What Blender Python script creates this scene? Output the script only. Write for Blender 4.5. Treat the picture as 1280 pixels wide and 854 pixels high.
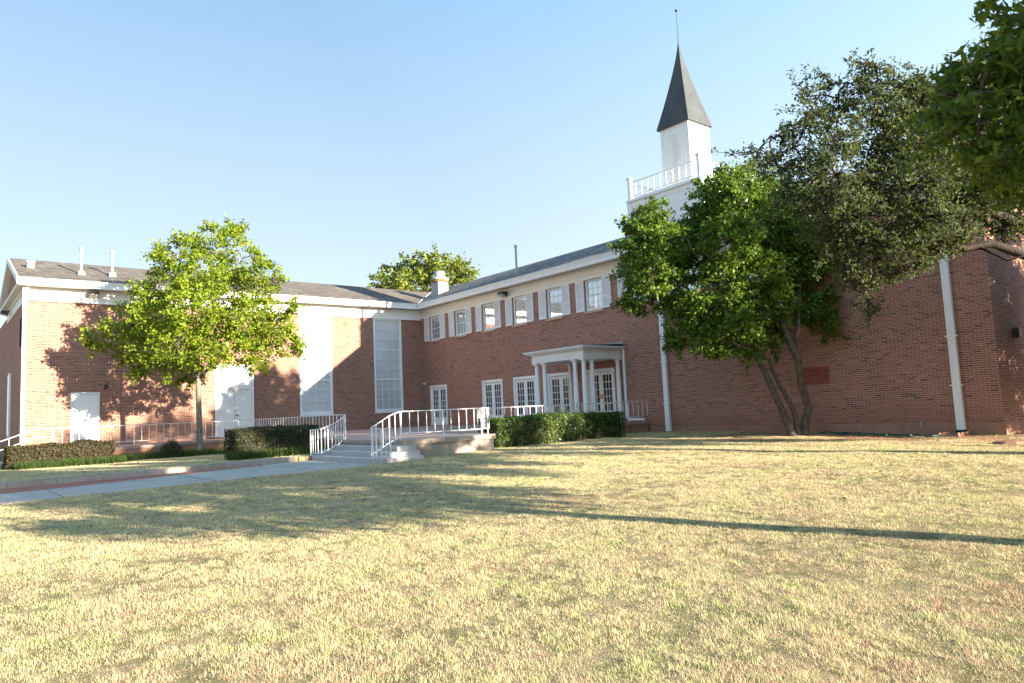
import bpy, math, random
import numpy as np
from mathutils import Vector, Matrix

for o in list(bpy.data.objects): bpy.data.objects.remove(o)
S = bpy.context.scene
C = S.collection

# ------------------------------------------------------------------ camera
cd = bpy.data.cameras.new('camera'); cam = bpy.data.objects.new('camera', cd); C.objects.link(cam)
RT = Vector((0.77416586, -0.63138151, -0.04499556)); UP = Vector((-0.02573839, -0.10242572, 0.99440762)); FW = Vector((0.63245929, 0.76867832, 0.09554524))
CAM = Vector((-21.91525, -34.71731, 0.62969))
m = Matrix((RT, UP, -FW)).transposed().to_4x4(); m.translation = CAM
cam.matrix_world = m
cd.sensor_width = 36; cd.sensor_fit = 'HORIZONTAL'; cd.lens = 36 * 897.452 / 1280
cd.clip_start = 0.1; cd.clip_end = 2000
S.camera = cam

# ------------------------------------------------------------------ light
SUN = Vector((0.29, -1.0, 0.215)).normalized()          # towards the sun
w = bpy.data.worlds.new('World'); S.world = w; w.use_nodes = True
nt = w.node_tree; bg = nt.nodes['Background']
sky = nt.nodes.new('ShaderNodeTexSky'); sky.sky_type = 'NISHITA'; sky.sun_disc = False
sky.sun_elevation = math.asin(SUN.z); sky.sun_rotation = math.atan2(SUN.x, SUN.y)
sky.altitude = 300; sky.air_density = 1.0; sky.dust_density = .8; sky.ozone_density = 1.8
# a pale haze layer over the Nishita sky: brighter and whiter towards the horizon
tc = nt.nodes.new('ShaderNodeTexCoord'); sx = nt.nodes.new('ShaderNodeSeparateXYZ'); nt.links.new(tc.outputs['Generated'], sx.inputs[0])
cr = nt.nodes.new('ShaderNodeValToRGB'); nt.links.new(sx.outputs[2], cr.inputs[0]); el = cr.color_ramp.elements
for k in range(3): el.new(.5)
for k, (p_, c_) in enumerate([(0, (1.0, 1.10, 1.16)), (.16, (.85, 1.0, 1.12)), (.33, (.64, .85, 1.06)), (.58, (.33, .62, .98)), (1, (.15, .40, .82))]): el[k].position = p_; el[k].color = (*c_, 1)
mx = nt.nodes.new('ShaderNodeMix'); mx.data_type = 'RGBA'; mx.inputs[0].default_value = .93
nt.links.new(sky.outputs[0], mx.inputs[6]); dt = nt.nodes.new('ShaderNodeVectorMath'); dt.operation = 'DOT_PRODUCT'; nt.links.new(tc.outputs['Generated'], dt.inputs[0]); dt.inputs[1].default_value = tuple(SUN)
mr = nt.nodes.new('ShaderNodeMapRange'); nt.links.new(dt.outputs['Value'], mr.inputs[0]); mr.inputs[1].default_value = -.55; mr.inputs[2].default_value = .9; mr.inputs[3].default_value = 1.0; mr.inputs[4].default_value = 2.1   # the sky is brighter on the sun's side
sc = nt.nodes.new('ShaderNodeVectorMath'); sc.operation = 'SCALE'; nt.links.new(cr.outputs[0], sc.inputs[0]); nt.links.new(mr.outputs[0], sc.inputs['Scale'])
nt.links.new(sc.outputs[0], mx.inputs[7]); nt.links.new(mx.outputs[2], bg.inputs[0])
bg.inputs[1].default_value = 0.15
ld = bpy.data.lights.new('sun', 'SUN'); ld.energy = 4.0; ld.angle = math.radians(0.5); ld.color = (1.0, 0.885, 0.73)
lo = bpy.data.objects.new('sun', ld); C.objects.link(lo); lo.rotation_euler = (-SUN).to_track_quat('-Z', 'Y').to_euler()
lo.location = SUN * 60
vs = S.view_settings
S.display_settings.display_device = 'sRGB'
vs.view_transform = 'Standard'; vs.look = 'None'; vs.gamma = 1.0; vs.use_curve_mapping = False
vs.exposure = 2.46

rng = np.random.default_rng(7); random.seed(7)

# ------------------------------------------------------------------ material helpers
def mat(name):
    mt = bpy.data.materials.new(name); mt.use_nodes = True
    n = mt.node_tree.nodes; b = n['Principled BSDF']; b.inputs['Specular IOR Level'].default_value = 0.3
    return mt, mt.node_tree, b
def N(t, kind, **kw):
    n = t.nodes.new(kind)
    for k, v in kw.items(): setattr(n, k, v)
    return n
def ramp(t, src, stops):
    r = N(t, 'ShaderNodeValToRGB'); e = r.color_ramp.elements
    while len(e) < len(stops): e.new(0.5)
    for i, (p, c) in enumerate(stops):
        e[i].position = p; e[i].color = (*c, 1) if len(c) == 3 else c
    t.links.new(src, r.inputs[0]); return r
def noise(t, vec, scale, detail=3, rough=.55):
    n = N(t, 'ShaderNodeTexNoise'); n.inputs['Scale'].default_value = scale; n.inputs['Detail'].default_value = detail; n.inputs['Roughness'].default_value = rough
    if vec is not None: t.links.new(vec, n.inputs['Vector'])
    return n
def mix(t, fac, a, b, blend='MIX'):
    x = N(t, 'ShaderNodeMix', data_type='RGBA', blend_type=blend)
    for sock, v in ((x.inputs[0], fac), (x.inputs[6], a), (x.inputs[7], b)):
        if hasattr(v, 'links') or hasattr(v, 'is_output'): t.links.new(v, sock)
        elif isinstance(v, (int, float)): sock.default_value = v
        else: sock.default_value = (*v, 1)
    return x.outputs[2]
def pos(t): return N(t, 'ShaderNodeNewGeometry').outputs['Position']
def bump(t, b, h, s, d):
    bp = N(t, 'ShaderNodeBump'); bp.inputs['Strength'].default_value = s; bp.inputs['Distance'].default_value = d
    t.links.new(h, bp.inputs['Height']); t.links.new(bp.outputs[0], b.inputs['Normal'])

def simple(name, col, rough=.6, var=.12, scale=3.0, spec=.3, metal=0, fine=.05):
    mt, t, b = mat(name); P = pos(t)
    n1 = noise(t, P, scale, 4); n2 = noise(t, P, scale * 22, 2)
    lo_ = tuple(c * (1 - var) for c in col); hi = tuple(min(1, c * (1 + var)) for c in col)
    r = ramp(t, n1.outputs[0], [(.3, lo_), (.7, hi)])
    c = mix(t, fine, r.outputs[0], n2.outputs['Color'], 'OVERLAY')
    t.links.new(c, b.inputs['Base Color']); b.inputs['Roughness'].default_value = rough
    b.inputs['Specular IOR Level'].default_value = spec; b.inputs['Metallic'].default_value = metal
    bump(t, b, n2.outputs[0], .15, .01)
    return mt

def brick(name, axis, base1, base2, mortar, dark=(.05, .03, .028)):
    mt, t, b = mat(name); P = pos(t)
    sp = N(t, 'ShaderNodeSeparateXYZ'); t.links.new(P, sp.inputs[0])
    cb = N(t, 'ShaderNodeCombineXYZ'); t.links.new(sp.outputs[axis], cb.inputs[0]); t.links.new(sp.outputs[2], cb.inputs[1])
    bt = N(t, 'ShaderNodeTexBrick'); t.links.new(cb.outputs[0], bt.inputs[0])
    bt.inputs['Scale'].default_value = 1; bt.inputs['Brick Width'].default_value = .215; bt.inputs['Row Height'].default_value = .062
    bt.inputs['Mortar Size'].default_value = .0085; bt.inputs['Mortar Smooth'].default_value = .3; bt.inputs['Bias'].default_value = 0
    bt.offset = .5
    bt.inputs['Color1'].default_value = (0, 0, 0, 1); bt.inputs['Color2'].default_value = (1, 1, 1, 1); bt.inputs['Mortar'].default_value = (.5, .5, .5, 1)
    rc = ramp(t, bt.outputs['Color'], [(0, dark), (.07, tuple(x * .6 for x in base1)), (.16, base1), (.6, base2), (.85, tuple(x * 1.12 for x in base1)), (1, tuple(min(1, x * 1.25) for x in base2))])
    big = noise(t, P, .5, 5); fine = noise(t, P, 40, 2)
    c = mix(t, .34, rc.outputs[0], ramp(t, big.outputs[0], [(.3, (.3, .3, .3)), (.7, (.72, .72, .72))]).outputs[0], 'OVERLAY')
    c = mix(t, .18, c, fine.outputs['Color'], 'OVERLAY')
    c = mix(t, bt.outputs['Fac'], c, mortar)
    # red clay splash on the lowest courses
    mr = N(t, 'ShaderNodeMapRange'); mr.inputs[1].default_value = -.35; mr.inputs[2].default_value = .75; mr.inputs[3].default_value = .7; mr.inputs[4].default_value = 0
    ad = N(t, 'ShaderNodeMath', operation='ADD'); t.links.new(sp.outputs[2], ad.inputs[0])
    mm = N(t, 'ShaderNodeMath', operation='MULTIPLY'); t.links.new(big.outputs[0], mm.inputs[0]); mm.inputs[1].default_value = .5; t.links.new(mm.outputs[0], ad.inputs[1])
    t.links.new(ad.outputs[0], mr.inputs[0])
    if axis == 1: c = mix(t, mr.outputs[0], c, (.26, .105, .06))
    t.links.new(c, b.inputs['Base Color']); b.inputs['Roughness'].default_value = .85
    inv = N(t, 'ShaderNodeMath', operation='SUBTRACT'); inv.inputs[0].default_value = 1; t.links.new(bt.outputs['Fac'], inv.inputs[1])
    bump(t, b, inv.outputs[0], .5, .008)
    return mt

def shingle(name, c1, c2, course=.14):
    mt, t, b = mat(name); P = pos(t)
    sp = N(t, 'ShaderNodeSeparateXYZ'); t.links.new(P, sp.inputs[0])
    s = N(t, 'ShaderNodeMath', operation='ADD'); t.links.new(sp.outputs[0], s.inputs[0]); t.links.new(sp.outputs[1], s.inputs[1])
    cb = N(t, 'ShaderNodeCombineXYZ'); t.links.new(s.outputs[0], cb.inputs[0])
    zz = N(t, 'ShaderNodeMath', operation='MULTIPLY'); zz.inputs[1].default_value = 2.6; t.links.new(sp.outputs[2], zz.inputs[0]); t.links.new(zz.outputs[0], cb.inputs[1])
    bt = N(t, 'ShaderNodeTexBrick'); t.links.new(cb.outputs[0], bt.inputs[0])
    bt.inputs['Scale'].default_value = 1; bt.inputs['Brick Width'].default_value = .3; bt.inputs['Row Height'].default_value = course; bt.inputs['Mortar Size'].default_value = .006
    bt.inputs['Color1'].default_value = (0, 0, 0, 1); bt.inputs['Color2'].default_value = (1, 1, 1, 1); bt.inputs['Mortar'].default_value = (0, 0, 0, 1)
    rc = ramp(t, bt.outputs['Color'], [(0, c1), (1, c2)])
    n1 = noise(t, P, .6, 5); n2 = noise(t, P, 60, 2)
    c = mix(t, .35, rc.outputs[0], n1.outputs[0], 'OVERLAY'); c = mix(t, .35, c, n2.outputs['Color'], 'OVERLAY')
    c = mix(t, bt.outputs['Fac'], c, tuple(x * .5 for x in c1))
    t.links.new(c, b.inputs['Base Color']); b.inputs['Roughness'].default_value = .95; b.inputs['Specular IOR Level'].default_value = .1
    bump(t, b, bt.outputs['Color'], .6, .02)
    return mt

def leaf(name, cols, trans=.35, rough=.5, spec=.25):
    mt, t, b = mat(name); g = N(t, 'ShaderNodeNewGeometry')
    n = noise(t, g.outputs['Position'], 1.3, 2)
    a = N(t, 'ShaderNodeMath', operation='MULTIPLY_ADD'); t.links.new(n.outputs[0], a.inputs[0]); a.inputs[1].default_value = .7
    q = N(t, 'ShaderNodeMath', operation='MULTIPLY_ADD'); t.links.new(g.outputs['Random Per Island'], q.inputs[0]); q.inputs[1].default_value = .7; q.inputs[2].default_value = -.2
    t.links.new(q.outputs[0], a.inputs[2])
    k = len(cols) - 1
    r = ramp(t, a.outputs[0], [(i / k, c) for i, c in enumerate(cols)])
    t.links.new(r.outputs[0], b.inputs['Base Color']); b.inputs['Roughness'].default_value = rough; b.inputs['Specular IOR Level'].default_value = spec
    tr = N(t, 'ShaderNodeBsdfTranslucent'); tc = mix(t, .5, r.outputs[0], (.25, .3, .03), 'MIX'); t.links.new(tc, tr.inputs[0])
    ms = N(t, 'ShaderNodeMixShader'); ms.inputs[0].default_value = trans
    t.links.new(b.outputs[0], ms.inputs[1]); t.links.new(tr.outputs[0], ms.inputs[2])
    t.links.new(ms.outputs[0], t.nodes['Material Output'].inputs[0])
    return mt

def bark(name, c1, c2):
    mt, t, b = mat(name); P = pos(t)
    mp = N(t, 'ShaderNodeMapping'); mp.inputs['Scale'].default_value = (1, 1, .22); t.links.new(P, mp.inputs[0])
    n1 = noise(t, mp.outputs[0], 26, 4, .65); n2 = noise(t, P, 4, 3)
    c = mix(t, .4, ramp(t, n1.outputs[0], [(.35, c1), (.65, c2)]).outputs[0], n2.outputs[0], 'OVERLAY')
    t.links.new(c, b.inputs['Base Color']); b.inputs['Roughness'].default_value = .9; bump(t, b, n1.outputs[0], .7, .02)
    return mt

def concrete(name, col, stain=(.16, .13, .11), amt=.5):
    mt, t, b = mat(name); P = pos(t)
    mp = N(t, 'ShaderNodeMapping'); mp.inputs['Scale'].default_value = (1, 1, .4); t.links.new(P, mp.inputs[0])
    n1 = noise(t, mp.outputs[0], 1.4, 6, .65); n2 = noise(t, P, 70, 2)
    f = ramp(t, n1.outputs[0], [(.42, (0, 0, 0)), (.68, (amt, amt, amt))])
    c = mix(t, f.outputs[0], col, stain); c = mix(t, .25, c, n2.outputs['Color'], 'OVERLAY')
    t.links.new(c, b.inputs['Base Color']); b.inputs['Roughness'].default_value = .85; bump(t, b, n2.outputs[0], .2, .005)
    return mt

def glass(name, col, rough=.04, spec=.9, scale=2., refl=0):
    mt, t, b = mat(name); n1 = noise(t, pos(t), scale, 2)
    r = ramp(t, n1.outputs[0], [(.35, tuple(x * .75 for x in col)), (.65, tuple(x * 1.2 for x in col))])
    t.links.new(r.outputs[0], b.inputs['Base Color']); b.inputs['Roughness'].default_value = rough; b.inputs['Specular IOR Level'].default_value = spec
    n2 = noise(t, pos(t), 1.1, 1); bump(t, b, n2.outputs[0], .05, .05)
    if refl:
        gl = N(t, 'ShaderNodeBsdfGlossy'); gl.inputs['Roughness'].default_value = .03; gl.inputs['Color'].default_value = (.9, .93, .95, 1)
        bp = N(t, 'ShaderNodeBump'); bp.inputs['Strength'].default_value = .04; bp.inputs['Distance'].default_value = .05; t.links.new(n2.outputs[0], bp.inputs['Height']); t.links.new(bp.outputs[0], gl.inputs['Normal'])
        ms = N(t, 'ShaderNodeMixShader'); ms.inputs[0].default_value = refl; t.links.new(b.outputs[0], ms.inputs[1]); t.links.new(gl.outputs[0], ms.inputs[2]); t.links.new(ms.outputs[0], t.nodes['Material Output'].inputs[0])
    return mt

M = {}
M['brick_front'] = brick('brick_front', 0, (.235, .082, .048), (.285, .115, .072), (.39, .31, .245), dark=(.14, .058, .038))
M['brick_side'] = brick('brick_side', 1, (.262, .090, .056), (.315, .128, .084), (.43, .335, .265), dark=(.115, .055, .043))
def painted(name, col):
    mt, t, b = mat(name); P = pos(t); mp = N(t, 'ShaderNodeMapping'); mp.inputs['Scale'].default_value = (1, 1, .12); t.links.new(P, mp.inputs[0])
    n1 = noise(t, mp.outputs[0], 9, 5, .65); n2 = noise(t, P, 1.2, 3); n3 = noise(t, P, 45, 2)
    c = mix(t, ramp(t, n1.outputs[0], [(.5, (0, 0, 0)), (.75, (.38, .38, .38))]).outputs[0], col, tuple(x * k for x, k in zip(col, (.74, .70, .62))))
    c = mix(t, .12, c, n2.outputs[0], 'OVERLAY')
    t.links.new(c, b.inputs['Base Color']); b.inputs['Roughness'].default_value = .55; bump(t, b, n3.outputs[0], .12, .01); return mt
M['white'] = painted('white_paint', (.79, .78, .755))
M['white_rail'] = simple('white_rail_paint', (.66, .64, .62), .5, .14, 7)
M['trim_bounce'] = painted('bounce_tinted_trim', (.80, .745, .65))  # frieze paint with warm bounce light put into its colour
M['cream'] = simple('cream_soffit', (.66, .62, .55), .6, .08, 1.5)
M['shutter'] = simple('shutter_paint', (.76, .745, .73), .6, .06, 3)
M['shingle_tan'] = shingle('shingle_tan', (.095, .083, .070), (.175, .152, .128))
M['shingle_dark'] = shingle('shingle_dark', (.10, .095, .09), (.30, .27, .23), .16)
M['slate'] = simple('spire_metal', (.058, .062, .062), .6, .2, 1.5, .3, fine=.2)
M['glass_dark'] = glass('glass_dark', (.035, .033, .032), .08, .35)
M['glass_sky'] = glass('glass_sash', (.26, .29, .30), .03, 1.0, 2., .45)
M['glass_blind'] = glass('glass_blind', (.55, .57, .57), .12, .5, .3)
M['metal_grey'] = simple('galvanised_metal', (.30, .295, .29), .45, .1, 4, .5)
M['rust'] = simple('rusty_metal', (.36, .16, .07), .8, .3, 9)
M['louver_red'] = simple('louver_red', (.26, .055, .04), .6, .15, 6)
M['black'] = simple('black_metal', (.02, .02, .02), .5, .2, 5)
M['lamp_body'] = simple('lamp_body', (.05, .045, .04), .5, .2, 5)
M['lamp_lens'] = simple('lamp_lens', (.55, .53, .48), .2, .1, 12, .6)
M['brass'] = simple('brass', (.6, .42, .14), .3, .1, 9, .5, 1)
M['sill'] = simple('brick_sill', (.50, .33, .22), .85, .2, 8)
M['terrace'] = concrete('terrace_concrete', (.36, .255, .205), (.25, .17, .14), .5)
M['conc'] = concrete('concrete', (.36, .30, .245), (.20, .155, .12), .8)
M['conc_red'] = concrete('clay_stained_concrete', (.36, .19, .125), (.22, .10, .06), .8)
M['conc_step'] = concrete('step_concrete', (.42, .39, .36), (.27, .24, .22), .5)
M['path'] = concrete('path_concrete', (.46, .395, .315), (.33, .27, .21), .6)
M['red_strip'] = simple('red_paving', (.40, .13, .085), .85, .2, 5)
M['hose'] = simple('hose_green', (.015, .075, .06), .5, .2, 6)
M['bark_grey'] = bark('bark_grey', (.10, .085, .07), (.27, .235, .20))
M['bark_brown'] = bark('bark_brown', (.05, .035, .027), (.15, .11, .08))
M['bark_dark'] = bark('bark_dark', (.02, .015, .012), (.058, .043, .032))
M['leaf_bright'] = leaf('leaf_bright', [(.09, .155, .012), (.17, .25, .02), (.25, .315, .028), (.33, .36, .05)], .45, .5, .15)
M['leaf_mid'] = leaf('leaf_mid', [(.032, .072, .012), (.065, .135, .016), (.115, .195, .022), (.20, .25, .03)], .35, .5, .25)
M['leaf_oak'] = leaf('leaf_oak', [(.02, .034, .018), (.04, .058, .030), (.075, .092, .047), (.15, .15, .07)], .25, .65, .12)
M['leaf_near'] = leaf('leaf_near', [(.02, .048, .012), (.045, .09, .014), (.10, .15, .018), (.22, .22, .022)], .5, .55, .2)
M['leaf_back'] = leaf('leaf_back', [(.07, .11, .018), (.15, .19, .03), (.26, .275, .05)], .3)
M['leaf_hedge'] = leaf('leaf_hedge', [(.018, .045, .012), (.04, .085, .015), (.08, .13, .02), (.13, .18, .03)], .25, .4, .35)
M['leaf_hedge_dark'] = leaf('leaf_hedge_dark', [(.018, .026, .012), (.035, .045, .018), (.06, .065, .022), (.085, .08, .03)], .2)
M['leaf_hedge_brown'] = leaf('leaf_hedge_brown', [(.022, .026, .012), (.045, .042, .018), (.075, .055, .023), (.13, .085, .034)], .2)
M['leaf_weed'] = leaf('leaf_weed', [(.03, .10, .01), (.06, .18, .015), (.10, .24, .02)], .35)
M['leaf_liriope'] = leaf('leaf_border', [(.02, .04, .01), (.045, .08, .018), (.09, .12, .03)], .3)
M['leaf_autumn'] = leaf('leaf_autumn', [(.12, .10, .02), (.25, .17, .04), (.32, .22, .07)], .3)
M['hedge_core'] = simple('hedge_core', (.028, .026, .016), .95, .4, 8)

# ------------------------------------------------------------------ mesh helpers
class B:
    def __init__(s): s.v = []; s.f = []
    def add(s, vs, fs):
        o = len(s.v); s.v += [tuple(map(float, p)) for p in vs]; s.f += [tuple(i + o for i in f) for f in fs]; return s
    def box(s, a, b):
        x0, x1 = sorted((a[0], b[0])); y0, y1 = sorted((a[1], b[1])); z0, z1 = sorted((a[2], b[2]))
        return s.add([(x0, y0, z0), (x1, y0, z0), (x1, y1, z0), (x0, y1, z0), (x0, y0, z1), (x1, y0, z1), (x1, y1, z1), (x0, y1, z1)],
              [(0, 3, 2, 1), (4, 5, 6, 7), (0, 1, 5, 4), (1, 2, 6, 5), (2, 3, 7, 6), (3, 0, 4, 7)])
    def poly(s, pts): return s.add(pts, [tuple(range(len(pts)))])
    def prism(s, pts, d):
        n = len(pts); d = Vector(d); q = [tuple(Vector(p) + d) for p in pts]
        return s.add(list(pts) + q, [tuple(range(n))[::-1], tuple(range(n, 2 * n))] + [(i, (i + 1) % n, (i + 1) % n + n, i + n) for i in range(n)])
    def tube(s, path, rad, n=8, cap=True):
        P = [Vector(p) for p in path]; R = rad if isinstance(rad, (list, tuple)) else [rad] * len(P)
        o = len(s.v); prev = None
        for i, p in enumerate(P):
            d = (P[min(i + 1, len(P) - 1)] - P[max(i - 1, 0)]).normalized()
            a = Vector((0, 0, 1)) if abs(d.z) < .9 else Vector((1, 0, 0))
            if prev is not None: a = prev
            u = (a - d * a.dot(d)).normalized(); prev = u; v = d.cross(u)
            for k in range(n):
                t = 2 * math.pi * (k + .5) / n; s.v.append(tuple(p + (u * math.cos(t) + v * math.sin(t)) * R[i]))
        for i in range(len(P) - 1):
            for k in range(n): s.f.append((o + i * n + k, o + i * n + (k + 1) % n, o + (i + 1) * n + (k + 1) % n, o + (i + 1) * n + k))
        if cap: s.f.append(tuple(o + k for k in range(n))[::-1]); s.f.append(tuple(o + (len(P) - 1) * n + k for k in range(n)))
        return s
    def lathe(s, c, prof, n=20):
        return s.tube([(c[0], c[1], c[2] + z) for r, z in prof], [r for r, z in prof], n)
    def obj(s, name, material, parent=None, smooth=False, bevel=0):
        me = bpy.data.meshes.new(name); me.from_pydata(s.v, [], s.f); me.update()
        if smooth: me.polygons.foreach_set('use_smooth', [True] * len(me.polygons))
        me.materials.append(material if not isinstance(material, str) else M[material])
        o = bpy.data.objects.new(name, me); C.objects.link(o)
        if bevel:
            bm = o.modifiers.new('bevel', 'BEVEL'); bm.width = bevel; bm.segments = 2; bm.limit_method = 'ANGLE'
        if parent is not None: o.parent = parent; o.matrix_parent_inverse = Matrix.Translation(-parent.location) if parent.type == 'EMPTY' else Matrix()
        return o
def tag(o, label=None, cat=None, group=None, kind=None):
    if label: o['label'] = label
    if cat: o['category'] = cat
    if group: o['group'] = group
    if kind: o['kind'] = kind
    return o
def thing(name, loc, label, cat, group=None):
    e = bpy.data.objects.new(name, None); C.objects.link(e); e.location = loc; e.empty_display_size = .3
    return tag(e, label, cat, group)

# ------------------------------------------------------------------ ground
def vnoise(x, y, s, seed=0):
    r = np.random.default_rng(seed); T = r.random((64, 64))
    x = np.asarray(x) * s; y = np.asarray(y) * s
    xi = np.floor(x).astype(int); yi = np.floor(y).astype(int); fx = x - xi; fy = y - yi
    fx = fx * fx * (3 - 2 * fx); fy = fy * fy * (3 - 2 * fy)
    g = lambda a, b: T[a % 64, b % 64]
    return (g(xi, yi) * (1 - fx) + g(xi + 1, yi) * fx) * (1 - fy) + (g(xi, yi + 1) * (1 - fx) + g(xi + 1, yi + 1) * fx) * fy
CURB = -15.4
def path_z(x): return -.5 + .0105 * np.clip(np.asarray(x, float) + 13.4, -40, 0)
def path_near(x): return -19.45 + .02 * (np.asarray(x, float) + 13.4)
def ground(x, y):
    x = np.asarray(x, float); y = np.asarray(y, float)
    z = -.445 + .0145 * np.clip(y + 18.7, -60, 0) + .0125 * np.clip(x + 12.5, -60, 0)
    z = z - .035 * np.clip(-(y + 18.7) * .3, 0, 1) * np.clip(-x / 6, 0, 0)
    z = z + .035 * (vnoise(x, y, .5, 3) - .5) + .02 * (vnoise(x, y, 1.6, 4) - .5)
    # near the path the lawn meets its edge; behind the kerb it is raised
    pz = path_z(x)
    near = np.clip(1 - np.abs(y - path_near(x)) / 1.5, 0, 1) * (x < -13)
    z = z * (1 - near) + (pz + .012) * near
    inpath = (x < -13.3) & (y > path_near(x)) & (y < CURB)
    z = np.where(inpath, pz - .15, z)
    raised = (x < -12.0) & (y >= CURB)
    t = np.clip((y - CURB) / 9, 0, 1)
    z = np.where(raised, (pz + .13) * (1 - t) + (-.535) * t + .02 * (vnoise(x, y, .9, 5) - .5), z)
    return z
def ground_material():
    mt, t, b = mat('lawn_soil'); P = pos(t)
    n1 = noise(t, P, .9, 6, .6); n2 = noise(t, P, 5, 5, .7); n3 = noise(t, P, 60, 3, .7)
    c = ramp(t, n2.outputs[0], [(.3, (.10, .11, .045)), (.45, (.22, .19, .09)), (.6, (.34, .26, .15)), (.75, (.28, .15, .10))]).outputs[0]
    f = ramp(t, n1.outputs[0], [(.52, (0, 0, 0)), (.72, (.55, .55, .55))])
    c = mix(t, f.outputs[0], c, (.27, .165, .10))
    c = mix(t, .5, c, n3.outputs['Color'], 'OVERLAY')
    # bare red clay strip along the side wall
    sp = N(t, 'ShaderNodeSeparateXYZ'); t.links.new(P, sp.inputs[0])
    a = N(t, 'ShaderNodeMapRange'); a.inputs[1].default_value = -4.6; a.inputs[2].default_value = -2.4; t.links.new(sp.outputs[0], a.inputs[0])
    q = N(t, 'ShaderNodeMapRange'); q.inputs[1].default_value = -20.5; q.inputs[2].default_value = -22; t.links.new(sp.outputs[1], q.inputs[0])
    k = N(t, 'ShaderNodeMath', operation='MULTIPLY'); t.links.new(a.outputs[0], k.inputs[0]); t.links.new(q.outputs[0], k.inputs[1])
    k2 = N(t, 'ShaderNodeMath', operation='MULTIPLY'); t.links.new(k.outputs[0], k2.inputs[0]); t.links.new(ramp(t, n1.outputs[0], [(.38, (0, 0, 0)), (.55, (1, 1, 1))]).outputs[0], k2.inputs[1])
    c = mix(t, k2.outputs[0], c, (.33, .16, .09))
    t.links.new(c, b.inputs['Base Color']); b.inputs['Roughness'].default_value = .95; b.inputs['Specular IOR Level'].default_value = .05
    bump(t, b, n3.outputs[0], .8, .03)
    return mt
def axis_pts(lo, hi, fine_lo, fine_hi, st):
    a = list(np.arange(fine_lo, fine_hi + 1e-6, st)); g = st; x = fine_lo
    left = []
    while x > lo: g *= 1.35; x -= g; left.append(max(x, lo))
    x = fine_hi; g = st; right = []
    while x < hi: g *= 1.35; x += g; right.append(min(x, hi))
    return np.array(left[::-1] + a + right)
gx = np.unique(np.concatenate([axis_pts(-400, 400, -30, 6, .3), [-13.3, -13.31, -12.0, -12.01]]))
gy = np.unique(np.concatenate([axis_pts(-400, 400, -45, 0, .3), [CURB, CURB - .004]]))
X, Y = np.meshgrid(gx, gy); Z = ground(X, Y)
inside = (X > -18.5) & (X < 7) & (Y > -4.2) & (Y < 9)
Z = np.where(inside, -.9, Z)
nx, ny = len(gx), len(gy)
me = bpy.data.meshes.new('ground'); me.from_pydata(np.stack([X, Y, Z], -1).reshape(-1, 3).tolist(), [], [(j * nx + i, j * nx + i + 1, (j + 1) * nx + i + 1, (j + 1) * nx + i) for j in range(ny - 1) for i in range(nx - 1)])
me.polygons.foreach_set('use_smooth', [True] * len(me.polygons)); me.materials.append(ground_material())
go = bpy.data.objects.new('ground', me); C.objects.link(go); tag(go, kind='structure')

# path with its red strips, and the kerb
xs = list(np.linspace(-60, -13.44, 60))
b = B()
for i in range(len(xs) - 1):
    x0, x1 = xs[i], xs[i + 1]
    b.add([(x0, path_near(x0), path_z(x0)), (x1, path_near(x1), path_z(x1)), (x1, CURB - .012, path_z(x1)), (x0, CURB - .012, path_z(x0))], [(0, 1, 2, 3)])
b.v.append((-13.44, -15.0, path_z(-13.44))); b.v.append((-13.9, CURB - .012, path_z(-13.9))); b.v.append((-13.44, CURB - .012, path_z(-13.44)))
n = len(b.v); b.f.append((n - 2, n - 1, n - 3))
tag(b.obj('path', 'path'), kind='structure')
b = B()
for i in range(len(xs) - 1):
    x0, x1 = xs[i], min(xs[i + 1], -14.9)
    if x0 > -14.9: break
    bw = lambda x: .22 + 1.15 * min(1., max(0., (-14.8 - x) / 5))
    for ya, y0_, y1_ in ((CURB - .03, CURB - .03 - bw(x0), CURB - .03 - bw(x1)),):
        b.add([(x0, y0_, path_z(x0) + .004), (x1, y1_, path_z(x1) + .004), (x1, ya, path_z(x1) + .004), (x0, ya, path_z(x0) + .004)], [(0, 1, 2, 3)])
    if x1 < -15.5:
        b.add([(x0, path_near(x0) + .02, path_z(x0) + .004), (x1, path_near(x1) + .02, path_z(x1) + .004), (x1, path_near(x1) + .24, path_z(x1) + .004), (x0, path_near(x0) + .24, path_z(x0) + .004)], [(0, 1, 2, 3)])
tag(b.obj('path_edging', 'red_strip'), kind='structure')
b = B()
for xj in (-19.9, -17.2, -14.9): b.box((xj - .012, path_near(xj) + .25, path_z(xj) + .001), (xj + .012, CURB - 1.43, path_z(xj) + .003))
tag(b.obj('path_joints', 'black'), kind='structure')
b = B()
kx = [-60] + list(np.linspace(-26, -14.0, 14))
for i in range(len(kx) - 1):
    x0, x1 = kx[i] + .006, kx[i + 1] - .006
    z0, z1 = float(path_z(x0)), float(path_z(x1))
    b.prism([(x0, CURB - .01, z0 - .2), (x0, CURB - .01, z0 + .11), (x0, CURB + .02, z0 + .14), (x0, CURB + .16, z0 + .14), (x0, CURB + .16, z0 - .2)], (x1 - x0, 0, z1 - z0))
b.prism([(-13.99, CURB - .01, -.7), (-13.99, CURB - .01, -.40), (-13.99, CURB + .16, -.365), (-13.99, CURB + .16, -.7)], (.5, .42, 0))
tag(b.obj('kerb', 'conc'), kind='structure')

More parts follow.
